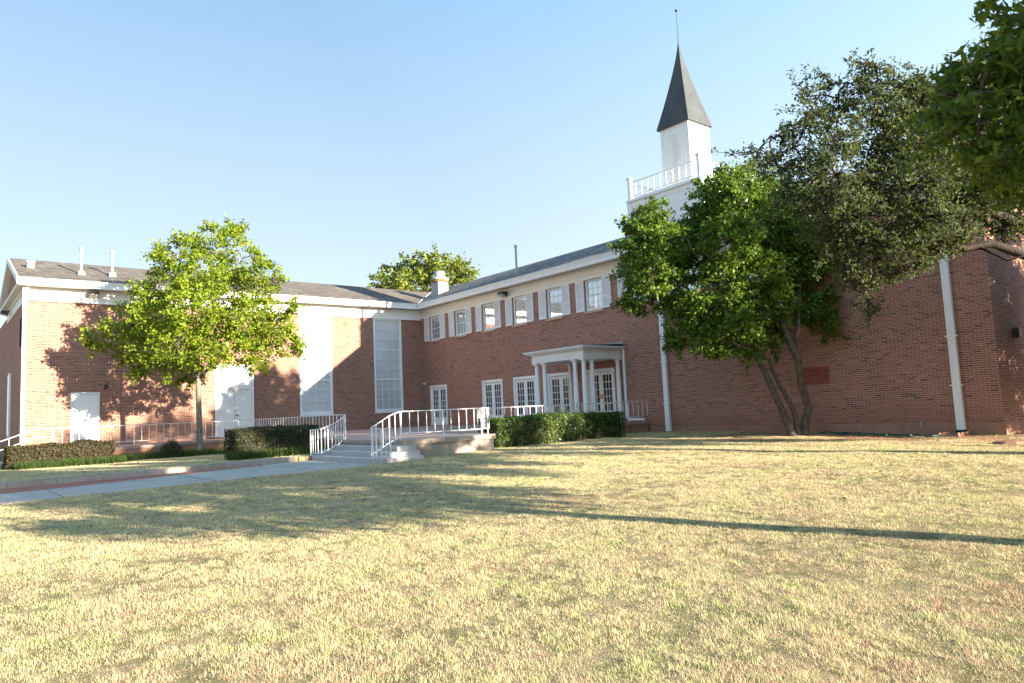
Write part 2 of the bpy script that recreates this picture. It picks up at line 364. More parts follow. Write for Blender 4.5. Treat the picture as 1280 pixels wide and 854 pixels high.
# ------------------------------------------------------------------ terrace and steps
TX = [(-18.75, -.02), (-18.75, -4.6), (-11.75, -4.6), (-12.2, -15.25), (-12.5, -15.35), (-12.5, -18.7), (-9.5, -18.7), (-8.3, -16.3), (-.02, -16.3), (-.02, -.02)]
tt = thing('terrace', (-10, -10, -.5), 'raised concrete terrace in the angle of the brick building', 'terrace')
def tz(x): return -.012 * max(0., -11.5 - x)
b = B(); b.prism([(x, y, -.11 if x > -18 else -.2) for x, y in TX[::-1]], (0, 0, .11))
for i in range(len(b.v) // 2): # slope of the left walk
    pass
b.obj('slab', 'terrace', tt, bevel=.012)
def inset(P, d):
    out = []
    n = len(P)
    for i in range(n):
        a, c, e = Vector(P[i - 1]), Vector(P[i]), Vector(P[(i + 1) % n])
        d1 = (c - a).normalized(); d2 = (e - c).normalized(); n1 = Vector((-d1.y, d1.x)); n2 = Vector((-d2.y, d2.x))
        k = (n1 + n2); k = k / max(.3, k.dot(n1)); out.append(tuple(c + k * d))
    return out
IN = inset(TX, .04)
b = B()
for i in range(len(IN)):
    p, q = IN[i], IN[(i + 1) % len(IN)]
    if i in (8, 9): continue
    if i in (5, 6): continue
    b.add([(p[0], p[1], -1), (q[0], q[1], -1), (q[0], q[1], -.112), (p[0], p[1], -.112)], [(0, 1, 2, 3)])
b.obj('retaining_wall', 'conc_red', tt)
b = B()
for i in (5, 6):
    p, q = IN[i], IN[(i + 1) % len(IN)]
    b.add([(p[0], p[1], -1), (q[0], q[1], -1), (q[0], q[1], -.112), (p[0], p[1], -.112)], [(0, 1, 2, 3)])
b.obj('retaining_wall', 'conc', tt)
b = B(); b.prism([(-12.52, -18.72, -.13), (-9.48, -18.72, -.13), (-9.48, -18.3, -.13), (-12.52, -18.3, -.13)], (0, 0, .135)); b.obj('coping', 'conc', tt, bevel=.012)
st = thing('entrance_steps', (-13, -17, -.5), 'grey concrete steps between two curved white railings', 'steps')
for k, (x0, ya, yb) in enumerate([(-12.84, -19.05, -15.28), (-13.15, -19.22, -15.08), (-13.46, -19.42, -14.9)]):
    zt = -.125 * (k + 1); b = B(); b.box((x0, ya, -.75), (-12.3, yb, zt)); b.obj('step', 'conc_step', st, bevel=.015)
s2 = thing('side_steps', (-19.3, -4, -.5), 'small concrete steps at the far left end of the terrace', 'steps')
for k in range(3):
    b = B(); b.box((-18.8 - .3 * (k + 1), -4.5, -.9), (-18.79, -2.2, -.135 * (k + 1))); b.obj('step', 'conc_step', s2, bevel=.012)

# ------------------------------------------------------------------ church
CH = thing('church_building', (0, 0, 0), 'red brick church building with white trim, portico and steeple', 'church')
ZF, ZS = 6.0, 6.54
def wall(axis, u0, u1, z0, z1, ops, depth, name, material, flip=False, at=0.):
    """brick face on plane x=at (axis 'x', u = y) or y=at (axis 'y', u = x) with openings and reveals going into the building"""
    us = sorted({u0, u1, *[o[0] for o in ops], *[o[1] for o in ops]}); zs = sorted({z0, z1, *[o[2] for o in ops], *[o[3] for o in ops]})
    pt = (lambda u, z, d=0: (at + d, u, z)) if axis == 'x' else (lambda u, z, d=0: (u, at + d, z))
    b = B()
    for i in range(len(us) - 1):
        for j in range(len(zs) - 1):
            uc, zc = (us[i] + us[i + 1]) / 2, (zs[j] + zs[j + 1]) / 2
            if any(o[0] < uc < o[1] and o[2] < zc < o[3] for o in ops): continue
            b.poly([pt(us[i], zs[j]), pt(us[i + 1], zs[j]), pt(us[i + 1], zs[j + 1]), pt(us[i], zs[j + 1])])
    for a, c, e, g in ops:
        D = depth
        b.poly([pt(a, e), pt(a, g), pt(a, g, D), pt(a, e, D)]); b.poly([pt(c, e), pt(c, g), pt(c, g, D), pt(c, e, D)])
        b.poly([pt(a, e), pt(c, e), pt(c, e, D), pt(a, e, D)]); b.poly([pt(a, g), pt(c, g), pt(c, g, D), pt(a, g, D)])
    # backing wall
    b.poly([pt(u0, z0, depth + .02), pt(u1, z0, depth + .02), pt(u1, z1, depth + .02), pt(u0, z1, depth + .02)])
    return b.obj(name, material, CH)

TALL = [(-7.28, -5.515), (-3.08, -1.34)]; ZWB = .873
DD = (-11.41, -9.6); SD = (-17.19, -16.13)
ops_front = [(a, c, ZWB, ZF - .02) for a, c in TALL] + [(DD[0], DD[1], -.02, 3.42), (SD[0], SD[1], -.02, 2.19)]
wall('y', -18.8, 0, -.9, 6.3, ops_front, .11, 'brick_wall', 'brick_front')
NW = 9
UPW = [(-.356 - 2.454 * k - 1.54, -.356 - 2.454 * k - .54, 4.70, 6.05) for k in range(NW)]
FD = [(-2.37, -.738), (-7.21, -5.563), (-9.71, -8.068), (-12.17, -10.525), (-14.6, -12.96)]
ops_side = [(a, c, e, g) for a, c, e, g in UPW] + [(a, c, -.02, 2.2) for a, c in FD]
wall('x', -28.2, 0, -1.0, 6.3, ops_side, .14, 'brick_wall', 'brick_side')
b = B(); b.poly([(-18.8, 0, -.9), (-18.8, 14, -.9), (-18.8, 14, 6.3), (-18.8, 0, 6.3)]); b.obj('brick_wall', 'brick_side', CH)
b = B(); b.box((-18.79, 8.02, -.9), (-10, 14, 6.25)); b.obj('rear_wing', 'brick_side', CH)
# south end gable (faces the camera side), rear walls
b = B(); b.poly([(0, -28.2, -1), (7, -28.2, -1), (7, -28.2, 6.6), (3.5, -28.2, 8.3), (0, -28.2, 6.6)]); b.obj('brick_wall', 'brick_front', CH)
b = B(); b.poly([(7, -28.2, -1), (7, 8, -1), (7, 8, 6.6), (7, -28.2, 6.6)]); b.poly([(-18.8, 8, -1), (7, 8, -1), (7, 8, 6.6), (-18.8, 8, 6.6)]); b.obj('rear_wall', 'brick_front', CH)
# foundation ledge
b = B(); b.box((-.035, -28.24, -1.1), (.0, -16.32, -.255)); b.box((0, -28.24, -1.1), (7.03, -28.2, -.255)); b.obj('foundation', 'conc_red', CH, bevel=.01)
b = B(); b.box((-18.84, .0, -1.0), (-18.8, 8, -.2)); b.obj('foundation', 'conc', CH)

# frieze, soffit, fascia
b = B(); b.box((-18.83, -.045, ZF), (-.05, .05, ZS - .01)); b.box((-18.83, -.075, ZF + .43), (-.08, -.046, ZS - .012)); b.box((-18.83, -.065, ZF - .04), (-.045, .0, ZF + .03)); b.obj('frieze', 'white', CH, bevel=.006)
b = B(); b.box((-.045, -28.23, 6.05), (.05, .0, ZS - .01)); b.box((-.075, -28.23, 6.22), (-.046, -.0, 6.25)); b.box((-.085, -28.23, ZS - .1), (-.047, -.0, ZS - .012)); b.obj('frieze', 'trim_bounce', CH, bevel=.006)
b = B(); b.box((-19.1, -.53, ZS), (.0, .02, ZS + .03)); b.obj('soffit', 'cream', CH)
b = B(); b.box((-.53, -28.5, ZS + .002), (.02, -.53, ZS + .032)); b.obj('soffit', 'cream', CH)
b = B(); b.prism([(-19.12, -.50, ZS - .02), (-19.12, -.58, ZS - .02), (-19.12, -.60, ZS + .12), (-19.12, -.66, ZS + .27), (-19.12, -.50, ZS + .27)], (18.62, 0, 0)); b.obj('gutter', 'white', CH)
b = B(); b.prism([(-.50, -28.5, ZS - .02), (-.58, -28.5, ZS - .02), (-.60, -28.5, ZS + .12), (-.66, -28.5, ZS + .27), (-.50, -28.5, ZS + .27)], (0, 27.86, 0)); b.obj('gutter', 'white', CH)

# roofs
E0 = 6.82
def roof(polys, name, material):
    b = B()
    for p in polys: b.prism(p, (0, 0, -.06))
    return b.obj(name, material, CH)
roof([[(-19.16, -.62, E0 - .025), (-.62, -.62, E0 - .025), (3.33, 4, 8.46), (-19.16, 4, 8.46)]], 'roof', 'shingle_tan')
roof([[(-19.16, 4, 8.46), (3.33, 4, 8.46), (7.6, 8.6, E0), (-19.16, 8.6, E0)]], 'roof', 'shingle_tan')
roof([[(-.62, -.62, E0 - .025), (-.62, -28.6, E0 - .025), (3.5, -28.6, 8.53), (3.5, 4.18, 8.53), (3.33, 4, 8.46)]], 'roof', 'shingle_dark')
roof([[(3.5, -28.6, 8.53), (7.6, -28.6, E0), (7.6, 8.6, E0), (3.5, 4.18, 8.53)]], 'roof', 'shingle_dark')
# valley flashing
b = B(); b.tube([(-.6, -.6, E0 - .01), (3.3, 3.97, 8.47)], .045, 5); b.obj('valley_flashing', 'metal_grey', CH)
# gable end on the left: rakes, tympanum, cornice
b = B(); b.prism([(-18.92, -.3, 6.72), (-18.92, 8.3, 6.72), (-18.92, 4, 8.28)], (.1, 0, 0)); g_ = b.obj('gable_panel', 'brick_side', CH)
b = B()
for sy in (1, -1):
    y0, y1 = (-.64, 4) if sy > 0 else (8.62, 4)
    b.prism([(-19.17, y0, E0 - .28), (-19.17, y0, E0 - .0), (-19.17, y1, 8.47), (-19.17, y1, 8.22)], (.06, 0, 0))
    b.prism([(-19.11, y0 + sy * .1, E0 - .25), (-19.11, y1, 8.22), (-19.11, y1, 8.2), (-19.11, y0 + sy * .1, E0 - .28)], (.3, 0, 0))
b.obj('rake_trim', 'white', CH)
b = B(); b.box((-19.13, -.5, ZS - .02), (-18.7, 8.5, ZS + .1)); b.box((-18.84, -.0, ZF - .02), (-18.78, 8, ZS - .022)); b.box((-18.9, -.0, ZF + .38), (-18.842, 8, ZS - .023)); b.obj('gable_cornice', 'white', CH)
b = B(); b.box((-18.86, 5.7, .45), (-18.8, 6.6, 3.4)); o = b.obj('window', 'white', CH)
b = B(); b.box((-18.87, 5.8, .55), (-18.862, 6.5, 3.3)); b.obj('pane', 'glass_blind', o)
b = B(); b.box((-18.85, 1.15, 4.2), (-18.8, 1.6, 5.4))
for k in range(9): b.box((-18.865, 1.18, 4.25 + .125 * k), (-18.851, 1.57, 4.30 + .125 * k))
b.obj('louver_vent', 'bark_dark', CH)

# windows -----------------------------------------------------------
def grid_bars(b, axis, at, th, u0, u1, z0, z1, cols, rows, w_):
    for i in range(1, cols):
        u = u0 + (u1 - u0) * i / cols
        b.box(*(((at, u - w_ / 2, z0), (at + th, u + w_ / 2, z1)) if axis == 'x' else ((u - w_ / 2, at, z0), (u + w_ / 2, at + th, z1))))
    for j in range(1, rows):
        z = z0 + (z1 - z0) * j / rows
        b.box(*(((at - .001, u0, z - w_ / 2), (at + th - .001, u1, z + w_ / 2)) if axis == 'x' else ((u0, at - .001, z - w_ / 2), (u1, at + th - .001, z + w_ / 2))))
def bx(b, axis, d0, d1, u0, u1, z0, z1):
    return b.box((d0, u0, z0), (d1, u1, z1)) if axis == 'x' else b.box((u0, d0, z0), (u1, d1, z1))
def ring(b, axis, d0, d1, u0, u1, z0, z1, w_, wt=None, wb=None):
    wt = wt or w_; wb = wb or w_
    bx(b, axis, d0, d1, u0, u0 + w_, z0, z1); bx(b, axis, d0, d1, u1 - w_, u1, z0, z1)
    bx(b, axis, d0 + .001, d1 + .001, u0 + w_, u1 - w_, z1 - wt, z1); bx(b, axis, d0 + .001, d1 + .001, u0 + w_, u1 - w_, z0, z0 + wb)

# tall front windows
for a, c in TALL:
    b = B(); ring(b, 'y', -.02, .10, a, c, ZWB, ZF - .02, .09, .09, .12)
    bx(b, 'y', -.05, .02, a - .03, c + .03, ZWB - .06, ZWB - .002)
    f = b.obj('window', 'white', CH, bevel=.005)
    zz = np.linspace(ZWB + .12, ZF - .11, 4)
    b = B(); bx(b, 'y', .075, .085, a + .09, c - .09, ZWB + .1, ZF - .1); b.obj('pane', 'glass_blind', f)
    b = B()
    for k in range(3):
        z0, z1 = zz[k], zz[k + 1]
        off = .03 + .012 * (k % 2)
        ring(b, 'y', off, off + .03, a + .09, c - .09, z0, z1, .035)
        grid_bars(b, 'y', off + .004, .022, a + .125, c - .125, z0 + .035, z1 - .035, 4, 3, .022)
    b.obj('muntins', 'white', f)
    b = B()   # blind slats behind the glass lower half
    for k in range(42):
        z = ZWB + .2 + k * .118
        bx(b, 'y', .0695, .0745, a + .1, c - .1, z, z + .012)
    b.obj('blind', 'cream', f)
# double door with transom
b = B(); ring(b, 'y', -.03, .09, DD[0], DD[1], -.005, 3.42, .1, .1, .01); bx(b, 'y', -.012, .07, DD[0] + .1, DD[1] - .1, 2.2, 2.64)
f = b.obj('door', 'white', CH, bevel=.006)
b = B(); mid = (DD[0] + DD[1]) / 2
for a, c in ((DD[0] + .105, mid - .006), (mid + .006, DD[1] - .105)): bx(b, 'y', .03, .07, a, c, .01, 2.19)
b.obj('door_leaf', 'white', f, bevel=.006)
b = B(); bx(b, 'y', .06, .065, DD[0] + .1, DD[1] - .1, 2.64, 3.33); b.obj('pane', 'glass_blind', f)
b = B(); ring(b, 'y', .02, .05, DD[0] + .1, DD[1] - .1, 2.64, 3.32, .04); grid_bars(b, 'y', .024, .02, DD[0] + .14, DD[1] - .14, 2.68, 3.28, 4, 2, .024); b.obj('muntins', 'white', f)
b = B(); b.tube([(mid + .09, .035, 1.0), (mid + .09, -.04, 1.0)], .035, 8); b.box((mid + .06, -.055, .985), (mid + .2, -.035, 1.012)); b.obj('handle', 'black', f)
b = B(); b.tube([(mid + .07, .03, 1.22), (mid + .07, -.0, 1.22)], .035, 8); b.obj('lock', 'black', f)
# single door
b = B(); ring(b, 'y', -.025, .09, SD[0], SD[1], -.005, 2.19, .07, .07, .01); f = b.obj('door', 'white', CH, bevel=.006)
b = B(); bx(b, 'y', .02, .07, SD[0] + .075, SD[1] - .075, .01, 2.11); b.obj('door_leaf', 'white', f, bevel=.005)
b = B(); b.tube([(SD[1] - .16, .03, 1.0), (SD[1] - .16, -.05, 1.0)], .03, 8); b.obj('handle', 'metal_grey', f)
# upper sash windows with shutters
for k, (a, c, e, g) in enumerate(UPW):
    b = B(); ring(b, 'x', .05, .12, a, c, e, g, .055, .06, .07)
    f = b.obj('window', 'white', CH, bevel=.004)
    b = B(); bx(b, 'x', .105, .11, a + .05, c - .05, e + .06, g - .05); b.obj('pane', 'glass_sky', f)
    b = B(); zm = (e + g) / 2 + .0
    for q, (z0, z1) in enumerate(((e + .07, zm + .02), (zm - .02, g - .06))):
        d = .065 if q else .08
        ring(b, 'x', d, d + .014, a + .055, c - .055, z0, z1, .035); grid_bars(b, 'x', d + .003, .009, a + .09, c - .09, z0 + .035, z1 - .035, 3, 2, .01)
    b.obj('sash', 'white', f)
    b = B(); b.box((-.075, a - .06, e - .1), (.02, c + .06, e - .003)); b.obj('sill', 'sill', f, bevel=.006)
    for u0, u1 in ((c + .04, c + .54), (a - .52, a - .02)):
        b = B(); ring(b, 'x', -.045, -.004, u0, u1, 4.72, 6.045, .055, .07, .08); bx(b, 'x', -.044, -.005, u0 + .055, u1 - .055, 5.2, 5.26)
        f2 = b.obj('shutter', 'white', CH, bevel=.004)
        b = B()
        for j in range(24):
            z = 4.80 + j * .0495
            if 5.17 < z < 5.26: continue
            b.add([(-.036, u0 + .05, z), (-.036, u1 - .05, z), (-.012, u1 - .05, z + .046), (-.012, u0 + .05, z + .046)], [(0, 1, 2, 3)])
        b.poly([(-.008, u0 + .05, 4.75), (-.008, u1 - .05, 4.75), (-.008, u1 - .05, 6.0), (-.008, u0 + .05, 6.0)])
        b.obj('slats', 'shutter', f2)
# french doors
for k, (a, c) in enumerate(FD):
    b = B(); ring(b, 'x', -.03, .09, a, c, -.005, 2.2, .1, .13, .02)
    f = b.obj('door', 'white', CH, bevel=.006); mid = (a + c) / 2
    for q, (u0, u1) in enumerate(((a + .105, mid - .005), (mid + .005, c - .105))):
        b = B(); ring(b, 'x', .03, .07, u0, u1, .02, 2.06, .115, .12, .42); grid_bars(b, 'x', .036, .026, u0 + .115, u1 - .115, .44, 1.94, 3, 5, .026)
        lf = b.obj('door_leaf', 'white', f, bevel=.003)
        b = B(); bx(b, 'x', .055, .06, u0 + .11, u1 - .11, .43, 1.95); b.obj('pane', 'glass_dark', lf)
    if k == 4:
        for s in (-1, 1):
            b = B(); b.box((-.01, mid + s * .045 - .02, .95), (.03, mid + s * .045 + .02, 1.16)); b.tube([(-.01, mid + s * .05, 1.03), (-.035, mid + s * .05, 1.03), (-.04, mid + s * .17, 1.03)], .014, 6); b.obj('handle', 'brass', f)
    b = B(); b.box((-.12, a - .05, .0), (.0, c + .05, .025)); b.obj('threshold', 'conc', f)

# portico
PO = B(); PO.box((-2.2, -15.05, 2.52), (-.002, -12.0, 2.86)); PO.box((-2.22, -15.07, 2.62), (-.003, -11.98, 2.65)); PO.obj('portico_beam', 'white', CH, bevel=.008)
b = B()
b.box((-2.30, -15.15, 2.86), (-.002, -11.9, 2.90)); b.box((-2.4, -15.25, 2.90), (-.004, -11.8, 2.955)); b.box((-2.46, -15.31, 2.955), (-.003, -11.74, 3.0)); b.obj('portico_cornice', 'white', CH, bevel=.01)
b = B(); b.prism([(-2.44, -15.29, 3.0), (-2.44, -11.76, 3.0), (-.05, -11.76, 3.1), (-.05, -15.29, 3.1)], (0, 0, .015)); b.box((-.06, -15.2, 3.0), (-.002, -12.0, 3.2)); b.obj('portico_roof', 'metal_grey', CH)
def column(x, y):
    b = B(); b.lathe((x, y, 0), [(.14, .0), (.14, .05), (.125, .07), (.125, .10), (.105, .13), (.1, .2), (.1, 1.0), (.082, 2.3), (.08, 2.38), (.095, 2.40), (.095, 2.42), (.085, 2.43), (.11, 2.47)], 20)
    b.box((x - .125, y - .125, 2.47), (x + .125, y + .125, 2.518)); b.obj('column', 'white', CH, smooth=False)
for x, y in ((-2.06, -14.91), (-2.06, -14.42), (-1.62, -14.91), (-.12, -14.91), (-2.06, -12.14), (-2.06, -12.62), (-1.62, -12.14), (-.12, -12.14)): column(x, y)
def downspout(path, w1, w2, ax, name='downspout', straps=()):
    b = B()
    for i in range(len(path) - 1):
        p, q = Vector(path[i]), Vector(path[i + 1]); d = (q - p).normalized()
        u = Vector((1, 0, 0)) if abs(d.x) < .9 else Vector((0, 0, 1)); u = (u - d * u.dot(d)).normalized(); v = d.cross(u)
        hw, hd = (w1 / 2, w2 / 2)
        P = [p + u * sx * hd + v * sy * hw for sx, sy in ((-1, -1), (1, -1), (1, 1), (-1, 1))]; b.prism([tuple(k) for k in P], tuple(q - p))
    for z in straps: b.box((path[0][0] - w2 / 2 - .012, path[0][1] - w1 / 2 - .05, z), (path[0][0] + w2 / 2, path[0][1] + w1 / 2 + .05, z + .04))
    o = b.obj(name, 'white', CH, bevel=.008); return o
o = downspout([(-.1, -17.28, 6.55), (-.1, -17.28, -.42)], .2, .13, 'z', straps=(.6, 2.2, 4.0))
b = B(); b.box((-.2, -17.37, -.5), (-.05, -17.19, -.43)); b.obj('spout_shoe', 'black', o)
o = downspout([(-.1, -27.2, 6.55), (-.1, -27.2, -.44)], .2, .13, 'z', straps=(.75, 2.1, 4.2))
b = B(); b.box((-.22, -27.31, -.55), (-.03, -27.09, -.45)); b.obj('spout_shoe', 'black', o)
downspout([(-.06, -15.2, 2.9), (-.06, -15.2, .18), (-.1, -15.35, .07), (-.2, -16.2, .06)], .09, .075, 'z')
b = B(); b.prism([(-18.93, -.12, 6.5), (-18.7, -.12, 6.5), (-18.7, -.12, 6.1), (-18.8, -.12, 5.6), (-18.93, -.12, 5.6)], (0, -.1, 0)); b.box((-18.92, -.2, -.1), (-18.79, -.07, 5.7)); b.obj('downspout', 'white', CH, bevel=.008)
# flood lights, small fittings
def flood(p, ax):
    b = B(); x, y, z = p
    if ax == 'y':
        b.prism([(x - .2, y, z + .1), (x - .2, y - .3, z + .12), (x - .2, y - .36, z - .02), (x - .2, y - .04, z - .12)], (.4, 0, 0)); o = b.obj('flood_light', 'lamp_body', CH, bevel=.02)
        b = B(); b.prism([(x - .17, y - .362, z - .03), (x - .17, y - .07, z - .125), (x - .17, y - .075, z - .14), (x - .17, y - .375, z - .045)], (.34, 0, 0)); b.obj('lens', 'lamp_lens', o)
    else:
        b.prism([(x, y - .2, z + .1), (x - .3, y - .2, z + .12), (x - .36, y - .2, z - .02), (x - .04, y - .2, z - .12)], (0, .4, 0)); o = b.obj('flood_light', 'lamp_body', CH, bevel=.02)
        b = B(); b.prism([(x - .362, y - .17, z - .03), (x - .07, y - .17, z - .125), (x - .075, y - .17, z - .14), (x - .375, y - .17, z - .045)], (0, .34, 0)); b.obj('lens', 'lamp_lens', o)
flood((-16.45, -.08, 6.33), 'y'); flood((-.09, -7.85, 6.28), 'x'); flood((-18.9, 6.1, 6.25), 'x')
b = B(); b.box((-15.98, -.1, 2.33), (-15.84, .0, 2.5)); b.obj('wall_lamp', 'lamp_body', CH, bevel=.02)
b = B(); b.box((-.12, -.26, 2.28), (.0, -.1, 2.42)); b.obj('wall_lamp', 'lamp_lens', CH, bevel=.02)
b = B(); b.box((1.4, -28.36, 2.0), (1.62, -28.2, 2.28)); b.obj('wall_lamp', 'lamp_body', CH, bevel=.02)
b = B(); ring(b, 'x', -.03, .0, -23.6, -22.7, 1.03, 1.56, .06)
for k in range(5): z = 1.11 + k * .085; b.add([(-.028, -23.54, z), (-.028, -22.76, z), (-.006, -22.76, z + .07), (-.006, -23.54, z + .07)], [(0, 1, 2, 3)])
b.obj('louver_vent', 'louver_red', CH)
b = B(); b.tube([(0, -26.2, -.3), (-.09, -26.2, -.3), (-.12, -26.2, -.36)], .022, 6); b.tube([(-.07, -26.2, -.3), (-.07, -26.2, -.2)], .03, 6); b.obj('faucet', 'metal_grey', CH)
# roof furniture
def vent_pipe(x, y, z0, h, r=.06, mt_='metal_grey'):
    b = B(); b.box((x - .13, y - .13, z0 - .25), (x + .13, y + .13, z0 + .12)); b.tube([(x, y, z0), (x, y, z0 + h)], r, 10)
    for dz in (-.02, -.1): b.tube([(x, y, z0 + h + dz), (x, y, z0 + h + dz + .04)], r + .035, 10)
    b.obj('vent_pipe', mt_, CH)
vent_pipe(-16.71, 1.08, 7.41, 1.2); vent_pipe(-15.48, 1.22, 7.47, 1.12)
b = B(); b.tube([(.8, -7.73, 7.2), (.8, -7.73, 8.82)], .055, 10); b.tube([(.8, -7.73, 8.72), (.8, -7.73, 8.84)], .075, 10); b.obj('vent_pipe', 'metal_grey', CH)
b = B(); b.box((-18.62, 1.78, 7.5), (-18.36, 2.04, 7.9)); b.box((-18.66, 1.74, 7.9), (-18.32, 2.08, 7.97)); b.obj('roof_vent', 'metal_grey', CH)
b = B(); b.box((1.15, -.15, 7.3), (1.85, .55, 8.33)); o = b.obj('exhaust_fan', 'metal_grey', CH)
b = B(); b.lathe((1.5, .2, 8.33), [(.42, 0), (.50, .03), (.52, .12)], 24); b.obj('rusty_collar', 'rust', o)
b = B(); b.lathe((1.5, .2, 8.45), [(.54, 0), (.55, .05), (.47, .14), (.34, .2), (.33, .22), (.33, .46), (.28, .52), (.1, .55)], 24); b.obj('fan_hood', 'metal_grey', o, smooth=True)

# steeple
STP = B(); STP.box((1.5, -18.35, 7.0), (5.3, -14.65, 9.32))
STE = STP.obj('steeple', 'white', CH)
b = B()
for k in range(6):
    z = 7.3 + .36 * k
    b.box((1.485, -18.362, z), (1.4985, -14.64, z + .335)); b.box((1.49, -18.367, z), (5.3, -18.352, z + .335))
for y in (-18.34, -14.66, -16.5): b.box((1.46, y - .1, 7.0), (1.484, y + .1, 9.33))
b.obj('siding', 'white', STE)
b = B(); b.box((1.4, -18.45, 9.32), (5.4, -14.55, 9.4)); b.box((1.44, -18.41, 9.4), (5.36, -14.59, 9.46)); b.obj('deck', 'white', STE, bevel=.01)
b = B()
CR = [(1.55, -18.3), (1.55, -14.7), (5.25, -14.7), (5.25, -18.3)]
for x, y in CR:
    b.box((x - .07, y - .07, 9.46), (x + .07, y + .07, 10.32)); b.box((x - .1, y - .1, 10.32), (x + .1, y + .1, 10.38)); b.box((x - .1, y - .1, 10.38), (x + .1, y + .1, 10.42))
for i in range(4):
    p, q = CR[i], CR[(i + 1) % 4]
    for z in (9.56, 10.16): b.box((min(p[0], q[0]) - .03, min(p[1], q[1]) - .03, z), (max(p[0], q[0]) + .03, max(p[1], q[1]) + .03, z + .045))
    for k in range(1, 11):
        t = k / 11; x = p[0] + (q[0] - p[0]) * t; y = p[1] + (q[1] - p[1]) * t; b.box((x - .016, y - .016, 9.6), (x + .016, y + .016, 10.17))
b.obj('balustrade', 'white', STE)
cx_, cy_ = 3.25, -16.5
b = B(); b.box((cx_ - .72, cy_ - .72, 9.3), (cx_ + .72, cy_ + .72, 12.42))
for sx in (-1, 1):
    for sy in (-1, 1): b.box((cx_ + sx * .72 - .13, cy_ + sy * .72 - .13, 9.47), (cx_ + sx * .72 + (.015 if sx > 0 else .13), cy_ + sy * .72 + (.015 if sy > 0 else .13), 12.41)) if False else b.box((cx_ + sx * .735 - (.0 if sx < 0 else .14), cy_ + sy * .735 - (.0 if sy < 0 else .14), 9.47), (cx_ + sx * .735 + (.14 if sx < 0 else 0), cy_ + sy * .735 + (.14 if sy < 0 else 0), 12.41))
b.obj('tower_shaft', 'white', STE)
b = B()
b.box((cx_ - .74, cy_ - .2, 9.9), (cx_ - .723, cy_ + .2, 12.1)); b.box((cx_ - .2, cy_ - .74, 9.9), (cx_ + .2, cy_ - .723, 12.1)); b.obj('louver_frame', 'white', STE)
b = B()
for k in range(15):
    z = 9.98 + .14 * k
    b.box((cx_ - .752, cy_ - .13, z), (cx_ - .741, cy_ + .13, z + .06)); b.box((cx_ - .13, cy_ - .752, z), (cx_ + .13, cy_ - .741, z + .06))
b.obj('louver_slots', 'cream', STE)
b = B(); prof = [(.84, 12.39)] + [(.02 + .82 * (1 - t / 12) ** 1.24, 12.42 + 3.84 * t / 12) for t in range(13)]
for r, z in prof: b.v += [(cx_ - r, cy_ - r, z), (cx_ + r, cy_ - r, z), (cx_ + r, cy_ + r, z), (cx_ - r, cy_ + r, z)]
for i in range(len(prof) - 1):
    for k in range(4): b.f.append((i * 4 + k, i * 4 + (k + 1) % 4, i * 4 + 4 + (k + 1) % 4, i * 4 + 4 + k))
b.f.append((0, 3, 2, 1)); n = len(prof) * 4; b.f.append((n - 4, n - 3, n - 2, n - 1)); b.obj('spire', 'slate', STE)
b = B(); b.tube([(cx_, cy_, 16.2), (cx_, cy_, 17.75)], [.016, .010], 6); b.lathe((cx_, cy_, 17.72), [(.01, 0), (.045, .02), (.06, .06), (.045, .10), (.01, .12)], 12); b.obj('finial', 'black', STE)

# ------------------------------------------------------------------ railings
def resample(path, st):
    P = [Vector(p) for p in path]; out = []; acc = 0
    L = [0]
    for i in range(len(P) - 1): L.append(L[-1] + (P[i + 1] - P[i]).length)
    n = max(1, round(L[-1] / st))
    for k in range(n + 1):
        d = L[-1] * k / n; i = max(0, min(len(P) - 2, next((j for j in range(len(P) - 1) if L[j + 1] >= d - 1e-6), len(P) - 2)))
        t = (d - L[i]) / max(1e-6, L[i + 1] - L[i]); out.append(P[i].lerp(P[i + 1], t))
    return out
def railing(label, path, hb, base, step=.26, every=5, group='white metal railings of the terrace', smooth_n=0):
    """path = top rail; hb = height of the bottom rail below it; base(p) = foot of the posts"""
    P = path
    c = sum((Vector(p) for p in P), Vector()) / len(P)
    e = thing('railing', (P[0][0], P[0][1], base(Vector(P[0]))), label, 'railing', group)
    if smooth_n:
        Q = [Vector(p) for p in P]; R = []
        for i in range(len(Q) - 1):
            p0, p1, p2, p3 = Q[max(i - 1, 0)], Q[i], Q[i + 1], Q[min(i + 2, len(Q) - 1)]
            for k in range(smooth_n):
                t = k / smooth_n; R.append(.5 * (2 * p1 + (p2 - p0) * t + (2 * p0 - 5 * p1 + 4 * p2 - p3) * t * t + (3 * p1 - p0 - 3 * p2 + p3) * t ** 3))
        P = R + [Q[-1]]
    b = B(); b.tube(P, .015, 6); b.obj('top_rail', 'white_rail', e)
    b = B(); b.tube([Vector(p) - Vector((0, 0, hb)) for p in P], .012, 6); b.obj('bottom_rail', 'white_rail', e)
    for k, p in enumerate(resample(P, step)):
        b = B()
        if k % every == 0: b.box((p.x - .014, p.y - .014, base(p)), (p.x + .014, p.y + .014, p.z)); b.obj('post', 'white_rail', e)
        else: b.box((p.x - .0075, p.y - .0075, p.z - hb), (p.x + .0075, p.y + .0075, p.z)); b.obj('baluster', 'white_rail', e)
    return e
z0 = lambda p: -.005
railing('white railing along the terrace walk in front of the left wing doors', [(-18.3, -4.5, .72), (-11.85, -4.5, .73)], .6, z0)
railing('white railing running from the terrace walk forward to the left of the steps', [(-11.85, -4.52, .73), (-12.1, -10, .73), (-12.3, -15.1, .73)], .6, z0, .27)
